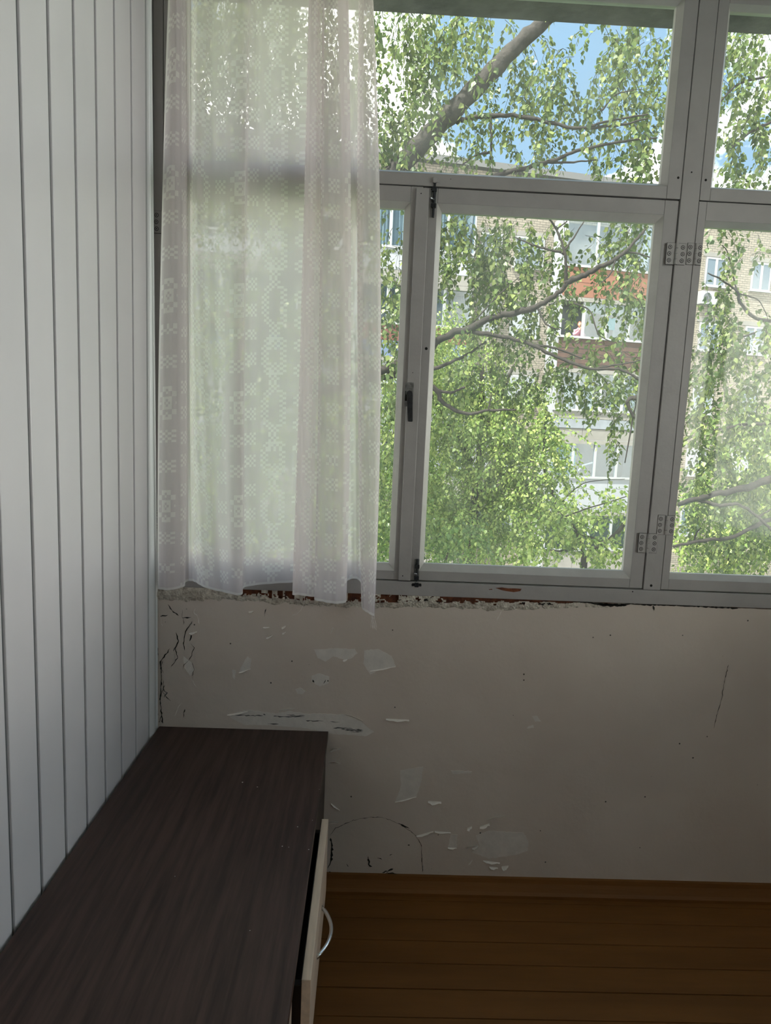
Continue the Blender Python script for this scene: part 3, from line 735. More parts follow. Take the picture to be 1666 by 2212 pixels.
# fine ripples
uu = np.arange(NU)[:, None]; vv = np.arange(NV)[None, :]
cvx[:, :, 1] += 0.0022 * np.sin(uu * 0.35 + vv * 0.02) + 0.0012 * np.sin(uu * 0.9 - vv * 0.05)
cvx[:, :, 1] = np.minimum(cvx[:, :, 1], -0.020)
arc = np.concatenate([[0], np.cumsum(np.hypot(np.diff(P1[:, 0]) * 1.35e-3, np.diff(P1[:, 1])))])
CELL = 0.0068
def motif_small(a, b):   # 5x5 checker flower
    if abs(a) > 2 or abs(b) > 2: return False
    return (a + b) % 2 == 0
def motif_big(a, b):     # larger woven block, 9 wide 13 high
    if abs(a) > 4 or abs(b) > 6: return False
    if a == 0 or b == 0: return (a + b) % 2 == 0
    if abs(a) == 4 and abs(b) >= 5: return False
    return ((abs(a) + 1) // 2 + (abs(b) + 1) // 2) % 2 == 0
def motif_short(a, b):   # 9 wide 5 high
    if abs(a) > 4 or abs(b) > 2: return False
    return ((abs(a) + 1) // 2 + abs(b)) % 2 == 0
def ringm(a, b):         # oval outline of small checks
    e = (a / 4.6) ** 2 + (b / 9.5) ** 2
    return 0.42 < e < 1.30 and (a + b) % 2 == 0
def woven(cu, cvv):
    tx = cu % 38; ty = cvv % 42
    if tx < 10:
        a = tx - 5
        for yc, fn in ((8, motif_big), (21, motif_short), (34, motif_short)):
            if fn(a, ty - yc): return True
    elif tx < 18:
        a = tx - 14
        for yc in (2, 12.0, 22, 32):
            if motif_small(a, int(ty - yc)): return True
    elif tx < 30:
        a = tx - 24
        if ringm(a, ty - 10) or motif_small(a, ty - 26) or motif_small(a, ty - 36): return True
        if ringm(a, ty - 31) : return True
    else:
        a = tx - 34
        for yc in (7, 17, 27, 37):
            if motif_small(a, ty - yc): return True
    return False
verts = cvx.reshape(-1, 3)
faces = []; mids = []
cellz = (ZTOP - cvx[NU // 2, :, 2]) / CELL
for i in range(NU - 1):
    cu = int(arc[i] / CELL)
    for j in range(NV - 1):
        faces.append((i * NV + j, (i + 1) * NV + j, (i + 1) * NV + j + 1, i * NV + j + 1))
        hem = (NV - 1 - j) <= 1
        mids.append(1 if hem or i < 3 or i > NU - 5 or woven(cu, int(cellz[j])) else 0)
cu_ = empty('lace_curtain', (0.32, -0.07, 0.93)); tag(cu_, 'sheer white lace curtain with checked woven motifs hanging in folds over the window', 'curtain')
me = bpy.data.meshes.new('net_fabric'); me.from_pydata([tuple(v - np.array([0.32, -0.07, 0.93])) for v in verts], [], faces); me.update()
me.materials.append(M['lace_sheer']); me.materials.append(M['lace_dense'])
me.polygons.foreach_set('material_index', mids); me.polygons.foreach_set('use_smooth', [True] * len(faces)); me.update()
link(bpy.data.objects.new('net_fabric', me), cu_)
# frayed threads at the corner and one loose thread along the hem
rnd = random.Random(3); hem_p = Vector(verts[(NU - 12) * NV + NV - 1])
mb = MB()
for k in range(9):
    p = hem_p + Vector((rnd.uniform(-0.010, 0.006), rnd.uniform(-0.003, 0.003), 0.002)); pts = [p]
    dx = rnd.uniform(-0.002, 0.003)
    for j in range(6):
        p = p + Vector((dx + rnd.uniform(-0.0015, 0.0015), rnd.uniform(-0.001, 0.001), -rnd.uniform(0.004, 0.0085))); pts.append(p)
    mb.tube([q - Vector((0.32, -0.07, 0.93)) for q in pts], 0.00045, 4)
mb.build('frayed_threads', M['lace_dense'], cu_)
mb = MB(); mb.tube([at(a, b, -0.02) - Vector((0.32, -0.07, 0.93)) for a, b in ((658, 1283), (658, 1296), (655, 1308), (650, 1318), (642, 1326), (632, 1329))], 0.0005, 4); mb.build('loose_thread', M['lace_dense'], cu_)
# wire it hangs on
mb = MB(); mb.tube([(-0.004, -0.07, 2.702), (1.2, -0.072, 2.700), (RX + 0.004, -0.07, 2.702)], 0.0035, 8)
tag(mb.build('curtain_wire', M['steel']), 'thin metal wire carrying the lace curtain near the ceiling', 'wire')

# ------------------------------------------------------------------ outside : ground
GZ = -5.3
struct(box('ground', -60, 80, 2.5, 120, GZ - 0.3, GZ, M['grass']), 'lawn of the courtyard between the blocks', 'ground')
pa = at(1200, 1205, 22.0)
for a, b, nm in ((19.0, 23.5, 'pale asphalt drive in front of the opposite block'),):
    o = box('ground_drive', -40, 60, a, b, GZ - 0.05, GZ + 0.02, M['asphalt']); o.rotation_euler.z = math.radians(11)
    struct(o, nm, 'drive')

# ------------------------------------------------------------------ opposite apartment block
BA = math.radians(11); BP = at(1300, 900, 26.0); BE = Vector((math.cos(BA), math.sin(BA), 0)); BN = Vector((-math.sin(BA), math.cos(BA), 0))
bl = empty('apartment_building', (BP.x, BP.y, 0)); bl.rotation_euler.z = BA
tag(bl, 'five storey pale brick apartment block with glazed balconies behind the trees', 'building')
def fac(px, py, t=0.0):
    d = Vector(ray(px, py)); o = Vector(CAM) - Vector((BP.x, BP.y, 0)) - BN * t
    k = -o.dot(BN) / d.dot(BN); q = o + d * k
    return q.dot(BE), q.z
def fz(py): return fac(1300, py)[1]
TB = 1.15   # brick wall stands behind the balcony fronts
ROOF = fac(1300, 402, TB)[1]
brick_w = box('brick_wall', -30, 30, TB, TB + 10, GZ, ROOF, M['brick'], bl)
box('roof', -30.2, 30.2, TB - 0.35, TB + 10.2, ROOF, ROOF + 0.25, M['roofing'], bl)
for s in (-7.5, -2.0, 6.0, 11.0):
    box('vent_stack', s, s + 1.0, TB + 3, TB + 3.7, ROOF + 0.2, ROOF + 1.0, M['panel_concrete'], bl)
rows = {'A': (fz(577), fz(470)), 'B': (fz(730), fz(650)), 'C': (fz(886), fz(804)), 'D': (fz(1030), fz(956)), 'E': (fz(1185), fz(1110))}
def balcony(s0, s1, sill, head, floor_z, n, panels, inside='plain', slab=True, low=None):
    b = empty('balcony', ((s0 + s1) / 2, 0, floor_z), bl)
    cx = (s0 + s1) / 2
    def bx(name, x0, x1, y0, y1, z0, z1, m): return box(name, x0 - cx, x1 - cx, y0, y1, z0 - floor_z, z1 - floor_z, M[m], b)
    bx('slab', s0 - 0.05, s1 + 0.05, -0.05, TB, floor_z - 0.16, floor_z, 'panel_concrete')
    z1 = sill - 0.09
    for (f0, f1, m) in panels:
        h = z1 - floor_z
        za, zb = floor_z + h * f0, floor_z + h * f1
        if m == 'panel_brown':
            k = 6
            for q in range(k):
                bx('slat', s0, s1, -0.02 + 0.012 * (q % 2), 0.03, za + (zb - za) * q / k + 0.012, za + (zb - za) * (q + 1) / k - 0.012, m)
            bx('slat_backing', s0 + 0.02, s1 - 0.02, 0.031, 0.05, za, zb, 'dark_room')
        else:
            k = 3
            for q in range(k):
                bx('front_panel', s0 + (s1 - s0) * q / k + 0.008, s0 + (s1 - s0) * (q + 1) / k - 0.008, 0.0 if m != 'panel_metal' else -0.03, 0.05, za + 0.008, zb - 0.008, m)
    bx('side_panel', s0, s0 + 0.05, 0.051, TB, floor_z, head, 'panel_white'); bx('side_panel', s1 - 0.05, s1, 0.051, TB, floor_z, head, 'panel_white')
    bx('sill', s0 - 0.04, s1 + 0.04, -0.07, 0.10, z1, sill, 'white_plastic')
    bx('head_rail', s0, s1, 0.0, 0.08, head - 0.02, head + 0.10, 'white_plastic')
    for q in range(n + 1):
        x = s0 + (s1 - s0) * q / n
        bx('mullion', max(s0, x - 0.055), min(s1, x + 0.055), 0.0, 0.08, sill, head - 0.02, 'white_plastic')
    for q in range(n):
        x0 = s0 + (s1 - s0) * q / n + 0.055; x1 = s0 + (s1 - s0) * (q + 1) / n - 0.055
        if inside == 'lace' and q == 0:
            continue      # opened casement, someone leans out
        bx('pane', x0, x1, 0.035, 0.045, sill, head - 0.02, 'far_glass')
    if inside == 'lace':
        for q in range(1, n):
            x0 = s0 + (s1 - s0) * q / n + 0.06; x1 = s0 + (s1 - s0) * (q + 1) / n - 0.06
            hh = (head - sill); k = 10; v = []; f = []
            for i in range(k + 1):
                t = i / k; x = x0 + (x1 - x0) * t; dz = hh * (0.42 - 0.10 * math.sin(math.pi * t))
                yy = 0.12 + 0.012 * math.sin(i * 2.2)
                v += [(x - cx, yy, head - 0.03 - floor_z), (x - cx, yy, head - dz - floor_z)]
            for i in range(k): f.append((2 * i, 2 * i + 2, 2 * i + 3, 2 * i + 1))
            mesh_obj('scalloped_curtain', v, f, M['far_curtain'], b).modifiers.new('t', 'SOLIDIFY').thickness = 0.006
        bx('teal_cloth', s0 + (s1 - s0) * 2 / n + 0.10, s0 + (s1 - s0) * 2.55 / n, 0.30, 0.33, sill + 0.40, head - 0.6, 'teal')
        bx('white_cupboard', s0 + (s1 - s0) * 2.56 / n, s0 + (s1 - s0) * 3 / n - 0.1, 0.45, 0.80, floor_z, sill + 0.95, 'far_curtain')
    elif inside == 'drape':
        for q in range(n):
            x0 = s0 + (s1 - s0) * (q + (0.40 if q % 2 == 0 else 0.0)) / n + 0.06; x1 = s0 + (s1 - s0) * (q + (1.0 if q % 2 == 0 else 0.85)) / n - 0.06; k = 14; v = []; f = []
            for i in range(k + 1):
                x = x0 + (x1 - x0) * i / k; yy = 0.16 + 0.03 * math.sin(i * 1.9 + q)
                v += [(x - cx, yy, head - 0.03 - floor_z), (x - cx, yy, sill + 0.02 - floor_z)]
            for i in range(k): f.append((2 * i, 2 * i + 2, 2 * i + 3, 2 * i + 1))
            mesh_obj('net_drape', v, f, M['far_curtain'], b).modifiers.new('t', 'SOLIDIFY').thickness = 0.006
    elif inside == 'teal':
        bx('teal_screen', s0 + 0.06, s0 + (s1 - s0) * 0.33, 0.40, 0.43, sill - 0.3, head - 0.15, 'teal')
        mb = MB(); mb.tube([(s0 + (s1 - s0) * 0.30 - cx, 0.2, sill + 0.02 - floor_z), (s0 + (s1 - s0) * 0.40 - cx, 0.2, sill + 0.45 - floor_z), (s0 + (s1 - s0) * 0.52 - cx, 0.2, sill + 0.60 - floor_z)], 0.035, 8)
        mb.build('curved_pipe', M['white_plastic'], b)
    # flat wall and door opening behind the balcony, the room's shade painted in dark
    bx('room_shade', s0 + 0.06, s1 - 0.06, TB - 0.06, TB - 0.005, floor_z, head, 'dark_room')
    return b
S2 = (fac(1203, 800)[0], fac(1398, 800)[0])
S1 = (fac(770, 800)[0], fac(1012, 800)[0])
S0 = (fac(420, 800)[0], fac(640, 800)[0])
fl_ = {'A': fz(648) + 0.02, 'B': fz(800), 'C': fz(952), 'D': fz(1106), 'E': GZ + 0.4}
pal2 = {'A': [(0.5, 1.0, 'panel_orange'), (0.0, 0.5, 'panel_orange')], 'B': [(0.0, 1.0, 'panel_brown')], 'C': [(0.0, 0.40, 'panel_concrete'), (0.40, 0.74, 'panel_metal'), (0.74, 1.0, 'panel_concrete')], 'D': [(0.0, 1.0, 'panel_white')], 'E': [(0.0, 1.0, 'panel_concrete')]}
pal1 = {'A': [(0.35, 1.0, 'panel_white'), (0.0, 0.35, 'panel_concrete')], 'B': [(0.5, 1.0, 'panel_red'), (0.0, 0.5, 'panel_blue')], 'C': [(0.0, 1.0, 'panel_white')], 'D': [(0.0, 1.0, 'panel_concrete')], 'E': [(0.0, 1.0, 'panel_concrete')]}
ins2 = {'A': 'plain', 'B': 'lace', 'C': 'drape', 'D': 'teal', 'E': 'plain'}
for k in 'ABCDE':
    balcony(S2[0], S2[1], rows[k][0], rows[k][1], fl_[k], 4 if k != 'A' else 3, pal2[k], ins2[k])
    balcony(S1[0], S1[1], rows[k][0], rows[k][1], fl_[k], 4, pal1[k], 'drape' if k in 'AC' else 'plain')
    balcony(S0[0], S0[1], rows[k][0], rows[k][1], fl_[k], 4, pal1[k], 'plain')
# windows in the brick wall
def brick_window(s0, s1, z0, z1):
    w = empty('window', ((s0 + s1) / 2, TB, z0), bl); h = z1 - z0; hw = (s1 - s0) / 2
    box('reveal', -hw - 0.03, hw + 0.03, -0.012, 0.03, -0.03, h + 0.03, M['panel_concrete'], w)
    for a, b in ((-hw, -hw + 0.07), (hw - 0.07, hw), (-0.06, 0.06)):
        box('frame_bar', a, b, -0.05, 0.01, 0, h, M['white_plastic'], w)
    for a, b in ((0, 0.07), (h - 0.07, h)):
        box('frame_bar', -hw, hw, -0.049, 0.01, a, b, M['white_plastic'], w)
    for a, b in ((-hw + 0.07, -0.06), (0.06, hw - 0.07)):
        box('pane', a, b, -0.03, -0.02, 0.07, h - 0.07, M['far_window'], w)
    box('sill', -hw - 0.08, hw + 0.08, -0.14, 0.0, -0.06, -0.005, M['white_plastic'], w)
    box('lintel', -hw - 0.15, hw + 0.15, -0.02, 0.01, h + 0.04, h + 0.22, M['panel_concrete'], w)
ra = fac(1520, 617, TB), fac(1571, 560, TB); rb = fac(1619, 633, TB), fac(1668, 568, TB)
dz = rows['A'][0] - rows['B'][0]
for k in range(5):
    z0 = ra[0][1] - dz * k; z1 = ra[1][1] - dz * k
    for (s0, s1) in ((ra[0][0], ra[1][0]), (rb[0][0], rb[1][0]), (rb[1][0] + 2.0, rb[1][0] + 3.4), (fac(1112, 530, TB)[0], fac(1176, 530, TB)[0]), (fac(1040, 530, TB)[0], fac(1085, 530, TB)[0]), (fac(690, 500, TB)[0], fac(740, 500, TB)[0])):
        brick_window(s0, s1, z0, z1)
c_ = fac(1533, 643, TB - 0.3); ac = empty('air_conditioner', (c_[0], TB - 0.15, c_[1]), bl)
box('casing', -0.40, 0.40, -0.16, 0.15, -0.28, 0.28, M['white_plastic'], ac, bevel=0.02)
mb = MB(); mb.prism([(-0.1 + 0.2 * math.cos(q * math.pi / 8), 0.2 * math.sin(q * math.pi / 8)) for q in range(16)], 'y', -0.161, -0.168); mb.build('fan_grille', M['dark_room'], ac)

# ------------------------------------------------------------------ person leaning out of the opened balcony casement
def person():
    s = fac(1254, 712, 0.12)[0]; fz_ = fl_['B'] ; sill = rows['B'][0]
    root = empty('person', (0, 0, 0)); tag(root, 'person in a pink top leaning on a balcony sill with hands at the face', 'person')
    loc = Vector((BP.x, BP.y, 0)) + BE * s + BN * 0.30; root.location = (loc.x, loc.y, fz_); root.rotation_euler.z = BA
    hs = sill - fz_
    # joints: x right, y away from viewer, z up
    J = [((0, .16, .92), .15), ((0, .10, hs + .06), .15), ((0, .03, hs + .25), .155), ((0, -.02, hs + .33), .06), ((0, -.05, hs + .40), .05),
         ((-.17, .0, hs + .25), .07), ((-.25, -.10, hs + .05), .05), ((-.06, -.20, hs + .24), .036),
         ((.17, .0, hs + .25), .07), ((.25, -.10, hs + .05), .05), ((.06, -.20, hs + .24), .036),
         ((-.09, .17, .80), .10), ((-.10, .20, .46), .065), ((-.10, .24, .06), .045), ((-.10, .13, .035), .04),
         ((.09, .17, .80), .10), ((.10, .20, .46), .065), ((.10, .24, .06), .045), ((.10, .13, .035), .04)]
    E = [(0, 1), (1, 2), (2, 3), (3, 4), (2, 5), (5, 6), (6, 7), (2, 8), (8, 9), (9, 10), (0, 11), (11, 12), (12, 13), (13, 14), (0, 15), (15, 16), (16, 17), (17, 18)]
    me = bpy.data.meshes.new('body'); me.from_pydata([j[0] for j in J], E, []); o = link(bpy.data.objects.new('body', me), root)
    sk = o.modifiers.new('skin', 'SKIN'); ss = o.modifiers.new('sub', 'SUBSURF'); ss.levels = 2; ss.render_levels = 2
    for i, j in enumerate(J):
        me.skin_vertices[0].data[i].radius = (j[1], j[1] * (0.75 if i < 3 else 1))
        me.skin_vertices[0].data[i].use_root = (i == 0)
    me.materials.append(M['pink'])
    def head(name, c, r, m, cut=None):
        bm = bmesh.new(); bmesh.ops.create_uvsphere(bm, u_segments=16, v_segments=12, radius=1.0)
        for v in bm.verts:
            x, y, z = v.co
            if cut == 'hair' and y < -0.25 and z < 0.45: v.co *= 0.86
            elif cut is None and z < -0.3: v.co.x *= 0.82; v.co.y *= 0.92
            v.co = Vector((v.co.x * r[0], v.co.y * r[1], v.co.z * r[2])) + Vector(c)
        mm = bpy.data.meshes.new(name); bm.to_mesh(mm); bm.free(); mm.materials.append(M[m])
        mm.polygons.foreach_set('use_smooth', [True] * len(mm.polygons)); return link(bpy.data.objects.new(name, mm), root)
    hc = (0, -.08, hs + .50)
    head('head', hc, (.075, .092, .115), 'skin'); head('hair', (0, -.065, hs + .52), (.088, .098, .120), 'hair', 'hair')
    mb = MB(); mb.tube([(0, -.165, hs + .52), (0, -.185, hs + .495), (0, -.165, hs + .485)], [.008, .014, .010], 8); mb.build('nose', M['skin'], root)
    for sx in (-1, 1):
        mb = MB(); mb.tube([(sx * .028, -.163, hs + .525), (sx * .028, -.170, hs + .525)], [.010, .006], 8); mb.build('eye', M['dark_hole'], root)
        mb = MB()  # hand : palm and five fingers folded at the mouth
        w = Vector((sx * .055, -.205, hs + .25)); pm = Vector((sx * .03, -.205, hs + .33))
        mb.tube([w, w.lerp(pm, .5), pm], [.028, .034, .030], 8)
        for k in range(4):
            b = pm + Vector((sx * (.018 - .013 * k), -.004, .0)); mb.tube([b, b + Vector((-sx * .006, -.012, .035)), b + Vector((-sx * .018, .004, .058 - .004 * abs(k - 1)))], [.009, .0085, .007], 6)
        b = w + Vector((-sx * .022, .0, .03)); mb.tube([b, b + Vector((-sx * .012, .006, .03)), b + Vector((-sx * .010, .012, .05))], [.010, .009, .008], 6)
        mb.build('hand', M['skin'], root)
person()

# ------------------------------------------------------------------ trees
def leaf_arrays(rng, pts, dirs, size):
    n = len(pts)
    d = dirs / np.linalg.norm(dirs, axis=1, keepdims=True)
    rv = rng.normal(size=(n, 3)); rv[:, 1] *= 0.6
    s = np.cross(d, rv); s /= np.linalg.norm(s, axis=1, keepdims=True) + 1e-9
    nn = np.cross(d, s)
    L = (size * rng.uniform(0.7, 1.2, n))[:, None]; wd_ = L * 0.40
    fold = L * rng.uniform(0.02, 0.16, n)[:, None]
    bend = L * rng.uniform(-0.1, 0.2, n)[:, None]
    base = pts
    r1 = base + d * L * 0.30 + s * wd_ + nn * fold; r2 = base + d * L * 0.62 + s * wd_ * 0.66 + nn * fold * 0.7
    l1 = base + d * L * 0.30 - s * wd_ + nn * fold; l2 = base + d * L * 0.62 - s * wd_ * 0.66 + nn * fold * 0.7
    tip = base + d * L + nn * bend
    V = np.stack([base, r1, r2, tip, l2, l1], 1)
    return V
def big_mesh(name, V, mat_, parent, kind='stuff'):
    n = len(V); v = V.reshape(-1, 3)
    me = bpy.data.meshes.new(name)
    me.vertices.add(len(v)); me.vertices.foreach_set('co', v.astype(np.float32).ravel())
    idx = np.arange(n)[:, None] * 6
    quads = np.concatenate([idx + np.array([[0, 1, 2, 3]]), idx + np.array([[0, 3, 4, 5]])], 1).ravel()
    me.loops.add(len(quads)); me.loops.foreach_set('vertex_index', quads.astype(np.int32))
    me.polygons.add(n * 2); me.polygons.foreach_set('loop_start', (np.arange(n * 2) * 4).astype(np.int32)); me.polygons.foreach_set('loop_total', np.full(n * 2, 4, np.int32))
    me.update(calc_edges=True); me.validate(); me.materials.append(mat_)
    o = link(bpy.data.objects.new(name, me), parent); o['kind'] = kind
    return o
PANES = [((826, 5), (1466, 393)), ((1550, 20), (1666, 405)), ((826, 455), (868, 1215)), ((930, 460), (1405, 1232)), ((1470, 490), (1666, 1240))]
def proj(p):
    d = (p - CAM) @ RM
    return W / 2 + F * d[:, 0] / d[:, 1], H / 2 - F * d[:, 2] / d[:, 1], d[:, 1]
def grow(tree, seed, blobs, leaf_mat, twig_mat, singles=0):
    """blobs: (px, py, rx, ry, Y0, Y1, twigs, length, leaf size, droop)"""
    rng = np.random.default_rng(seed); P = []; D = []; S = []; tw = MB()
    for (cx, cy, rx, ry, y0, y1, n, ln, ls, droop) in blobs:
        for k in range(n):
            a = rng.uniform(0, 2 * math.pi); rr = math.sqrt(rng.uniform())
            px, py = cx + rx * rr * math.cos(a), cy + ry * rr * math.sin(a)
            Y = rng.uniform(y0, y1); p = np.array(at(px, py, Y))
            th = rng.uniform(0, 2 * math.pi); d = np.array([math.cos(th), math.sin(th), rng.uniform(-0.6, 0.5)]) ; d /= np.linalg.norm(d)
            step = ls * 0.62; m = max(4, int(ln * rng.uniform(0.6, 1.3) / step)); pts = [p.copy()]
            for j in range(m):
                d = d + np.array([0, 0, -droop]) + rng.normal(size=3) * 0.16; d /= np.linalg.norm(d)
                p = p + d * step; pts.append(p.copy())
                side = rng.normal(size=3); side -= d * side.dot(d); side /= np.linalg.norm(side) + 1e-9
                st = p + side * ls * 0.30
                ld = side * 0.8 + d * 0.4 + np.array([0, 0, -0.75]); P.append(st); D.append(ld); S.append(ls)
                if rng.uniform() < 0.55:
                    P.append(p - side * ls * 0.3); D.append(-side * 0.8 + d * 0.3 + np.array([0, 0, -0.7])); S.append(ls * 0.9)
            q = pts[::3] + [pts[-1]]
            tw.tube(q, list(np.linspace(0.0028, 0.0010, len(q))), 3, cap=False)
    P = np.array(P); D = np.array(D); S = np.array(S)
    V = leaf_arrays(rng, P, D, S)
    org = np.array(tree.location)
    sel = np.zeros(len(P), bool)
    if singles:
        x, y, z = proj(P); vis = np.zeros(len(P), bool)
        for (a, b) in PANES: vis |= (x > a[0]) & (x < b[0]) & (y > a[1]) & (y < b[1])
        order = np.argsort(np.where(vis, z / S, 1e9))[:singles]; sel[order] = True
    big_mesh('foliage', V[~sel] - org, leaf_mat, tree)
    for i in np.where(sel)[0]:
        mesh_obj('leaf', V[i] - P[i], [(0, 1, 2, 3), (0, 3, 4, 5)], leaf_mat, tree).location = P[i] - org
    o = mesh_obj('twigs', [np.array(v) - org for v in tw.v], tw.f, twig_mat, tree); o['kind'] = 'stuff'
    return len(P)
def branch(tree, pts, r0, r1, m='bark_dark', name='branch', n=8, jit=0.4, seed=0):
    """pts: (px, py, Y)"""
    rr = random.Random(seed + len(pts) * 31 + int(pts[0][0]))
    W_ = [np.array(at(*p)) for p in pts]; Q = crom(W_, len(pts) * 5)
    R = np.linspace(r0, r1, len(Q))
    Q = [Vector(q) + Vector((rr.uniform(-1, 1), rr.uniform(-1, 1), rr.uniform(-1, 1))) * R[i] * jit for i, q in enumerate(Q)]
    mb = MB(); mb.tube([q - tree.location for q in Q], [x * rr.uniform(0.9, 1.12) for x in R], n)
    return mb.build(name, M[m], tree, smooth=True)

# near birch : trunk behind the curtain, limb rising diagonally through the upper pane
b0 = at(500, 1100, 5.2)
t1 = empty('birch_tree', (b0.x, b0.y, GZ)); tag(t1, 'nearest birch with a thick limb slanting up through the upper pane', 'tree')
Wt = [(b0.x, b0.y, GZ - 0.1), (b0.x + 0.05, b0.y, -3), (b0.x - 0.03, b0.y, -0.8), (at(515, 900, 5.2).x, b0.y, at(515, 900, 5.2).z), tuple(at(540, 760, 5.15)), tuple(at(600, 620, 5.1))]
mb = MB(); Q = crom(Wt, 30); mb.tube([Vector(q) - t1.location for q in Q], np.linspace(0.20, 0.125, 30), 14); mb.build('trunk', M['bark'], t1, smooth=True)
branch(t1, [(585, 655, 5.12), (640, 580, 5.1), (740, 480, 5.0), (870, 352, 4.9), (950, 270, 4.85), (1040, 178, 4.8), (1110, 105, 4.75), (1178, 42, 4.7), (1245, -40, 4.7), (1300, -140, 4.6)], 0.125, 0.050, 'bark', 'limb', 14, 0.10)
nb = [([(1172, 52, 4.7), (1200, 42, 4.65), (1240, 38, 4.6), (1290, 20, 4.5)], .022, .010),
      ([(985, 262, 4.85), (1010, 258, 4.8), (1060, 249, 4.7), (1130, 252, 4.6), (1200, 268, 4.5), (1255, 277, 4.45), (1310, 262, 4.4), (1400, 247, 4.3)], .026, .007),
      ([(1255, 277, 4.45), (1340, 270, 4.4), (1400, 255, 4.35)], .014, .006), ([(1060, 250, 4.7), (1062, 290, 4.7), (1060, 345, 4.7)], .014, .008), ([(1058, 330, 4.7), (1030, 335, 4.7), (1000, 355, 4.7)], .012, .006),
      ([(1060, 385, 4.9), (1140, 362, 4.8), (1200, 345, 4.7), (1250, 325, 4.6), (1340, 306, 4.5), (1420, 298, 4.4)], .024, .008),
      ([(1180, 352, 4.75), (1240, 350, 4.7), (1290, 345, 4.7)], .012, .005), ([(1300, 240, 4.5), (1330, 205, 4.5), (1370, 195, 4.5)], .009, .004),
      ([(560, 900, 5.2), (700, 838, 5.0), (826, 800, 4.8), (925, 752, 4.7), (985, 718, 4.6), (1080, 683, 4.5), (1150, 664, 4.45), (1195, 642, 4.4), (1225, 612, 4.35)], .048, .020),
      ([(1222, 612, 4.35), (1255, 597, 4.3), (1300, 575, 4.25), (1340, 552, 4.2), (1375, 518, 4.2), (1395, 495, 4.2)], .028, .010),
      ([(1222, 612, 4.35), (1222, 560, 4.3), (1212, 520, 4.3), (1200, 492, 4.3), (1184, 468, 4.25)], .016, .007), ([(1215, 548, 4.3), (1240, 512, 4.3), (1262, 478, 4.3)], .010, .005),
      ([(1205, 494, 4.3), (1225, 478, 4.3)], .008, .005), ([(1212, 545, 4.3), (1160, 532, 4.35), (1110, 512, 4.4)], .012, .005), ([(1330, 558, 4.2), (1365, 545, 4.2), (1410, 558, 4.15)], .010, .006), ([(1330, 560, 4.2), (1320, 590, 4.2), (1300, 610, 4.2)], .009, .005),
      ([(700, 850, 5.0), (826, 815, 4.85), (900, 806, 4.8), (960, 788, 4.7), (1010, 765, 4.7), (1050, 738, 4.65)], .030, .009),
      ([(1010, 715, 4.6), (1060, 722, 4.5), (1130, 738, 4.45), (1190, 765, 4.4), (1270, 795, 4.3), (1340, 798, 4.25), (1385, 825, 4.2)], .022, .010),
      ([(1150, 745, 4.45), (1200, 752, 4.4), (1260, 775, 4.4)], .012, .007), ([(1290, 795, 4.3), (1350, 785, 4.25), (1400, 775, 4.2)], .010, .005),
      ([(560, 700, 5.1), (800, 790, 4.9), (930, 832, 4.8), (955, 868, 4.75), (1005, 893, 4.7), (1060, 886, 4.6), (1115, 885, 4.5)], .036, .008), ([(935, 838, 4.8), (970, 848, 4.75), (1005, 836, 4.7)], .018, .010), ([(1055, 887, 4.6), (1062, 850, 4.6)], .009, .005),
      ([(1390, 830, 4.2), (1375, 870, 4.2), (1350, 1000, 4.3)], .010, .005), ([(1375, 858, 4.2), (1355, 868, 4.2), (1372, 905, 4.2)], .024, .010),
      ([(1020, 700, 4.6), (1080, 635, 4.6), (1120, 600, 4.6)], .008, .004), ([(1160, 660, 4.45), (1180, 700, 4.4), (1210, 712, 4.4)], .010, .005), ([(1240, 655, 4.4), (1275, 672, 4.35), (1292, 720, 4.3), (1320, 738, 4.3)], .008, .004)]
for i, (p, a, b) in enumerate(nb): branch(t1, p, a, b, seed=i)
n1 = grow(t1, 11, [
    (880, 120, 130, 190, 4.3, 6.1, 130, .55, .062, .30), (830, 290, 70, 110, 4.5, 5.9, 36, .5, .060, .30), (1010, 60, 120, 60, 4.5, 5.9, 34, .5, .06, .3),
    (1120, 215, 130, 110, 4.5, 5.8, 58, .5, .058, .30), (1230, 130, 150, 110, 4.5, 5.8, 34, .55, .058, .30), (1380, 150, 100, 170, 4.3, 5.7, 82, .55, .060, .28), (1370, 330, 110, 60, 4.5, 5.7, 36, .45, .058, .25), (1090, 330, 140, 50, 4.7, 5.8, 18, .4, .056, .3),
    (1050, 540, 130, 90, 4.5, 5.7, 95, .5, .060, .28), (1200, 560, 160, 90, 4.5, 5.6, 42, .45, .058, .28), (1130, 660, 130, 70, 4.5, 5.7, 54, .45, .058, .28), (1370, 560, 50, 130, 4.5, 5.5, 46, .5, .058, .3), (960, 500, 60, 60, 4.5, 5.5, 16, .5, .058, .3),
    (1290, 790, 120, 60, 4.5, 5.6, 46, .45, .058, .25), (1340, 860, 50, 100, 4.5, 5.4, 22, .4, .058, .3), (1110, 800, 130, 80, 4.7, 5.9, 52, .5, .056, .28),
    (850, 620, 40, 180, 4.3, 5.9, 46, .5, .060, .30), (850, 950, 40, 230, 4.7, 6.1, 60, .5, .058, .28),
    (560, 180, 230, 260, 4.5, 6.5, 420, .55, .062, .30), (520, 170, 220, 230, 6.5, 8.5, 330, .7, .085, .25), (560, 650, 250, 250, 4.7, 6.9, 260, .55, .062, .30), (560, 1050, 250, 220, 5.2, 7.4, 200, .55, .062, .30)], M['leaf'], M['bark_dark'], 220)

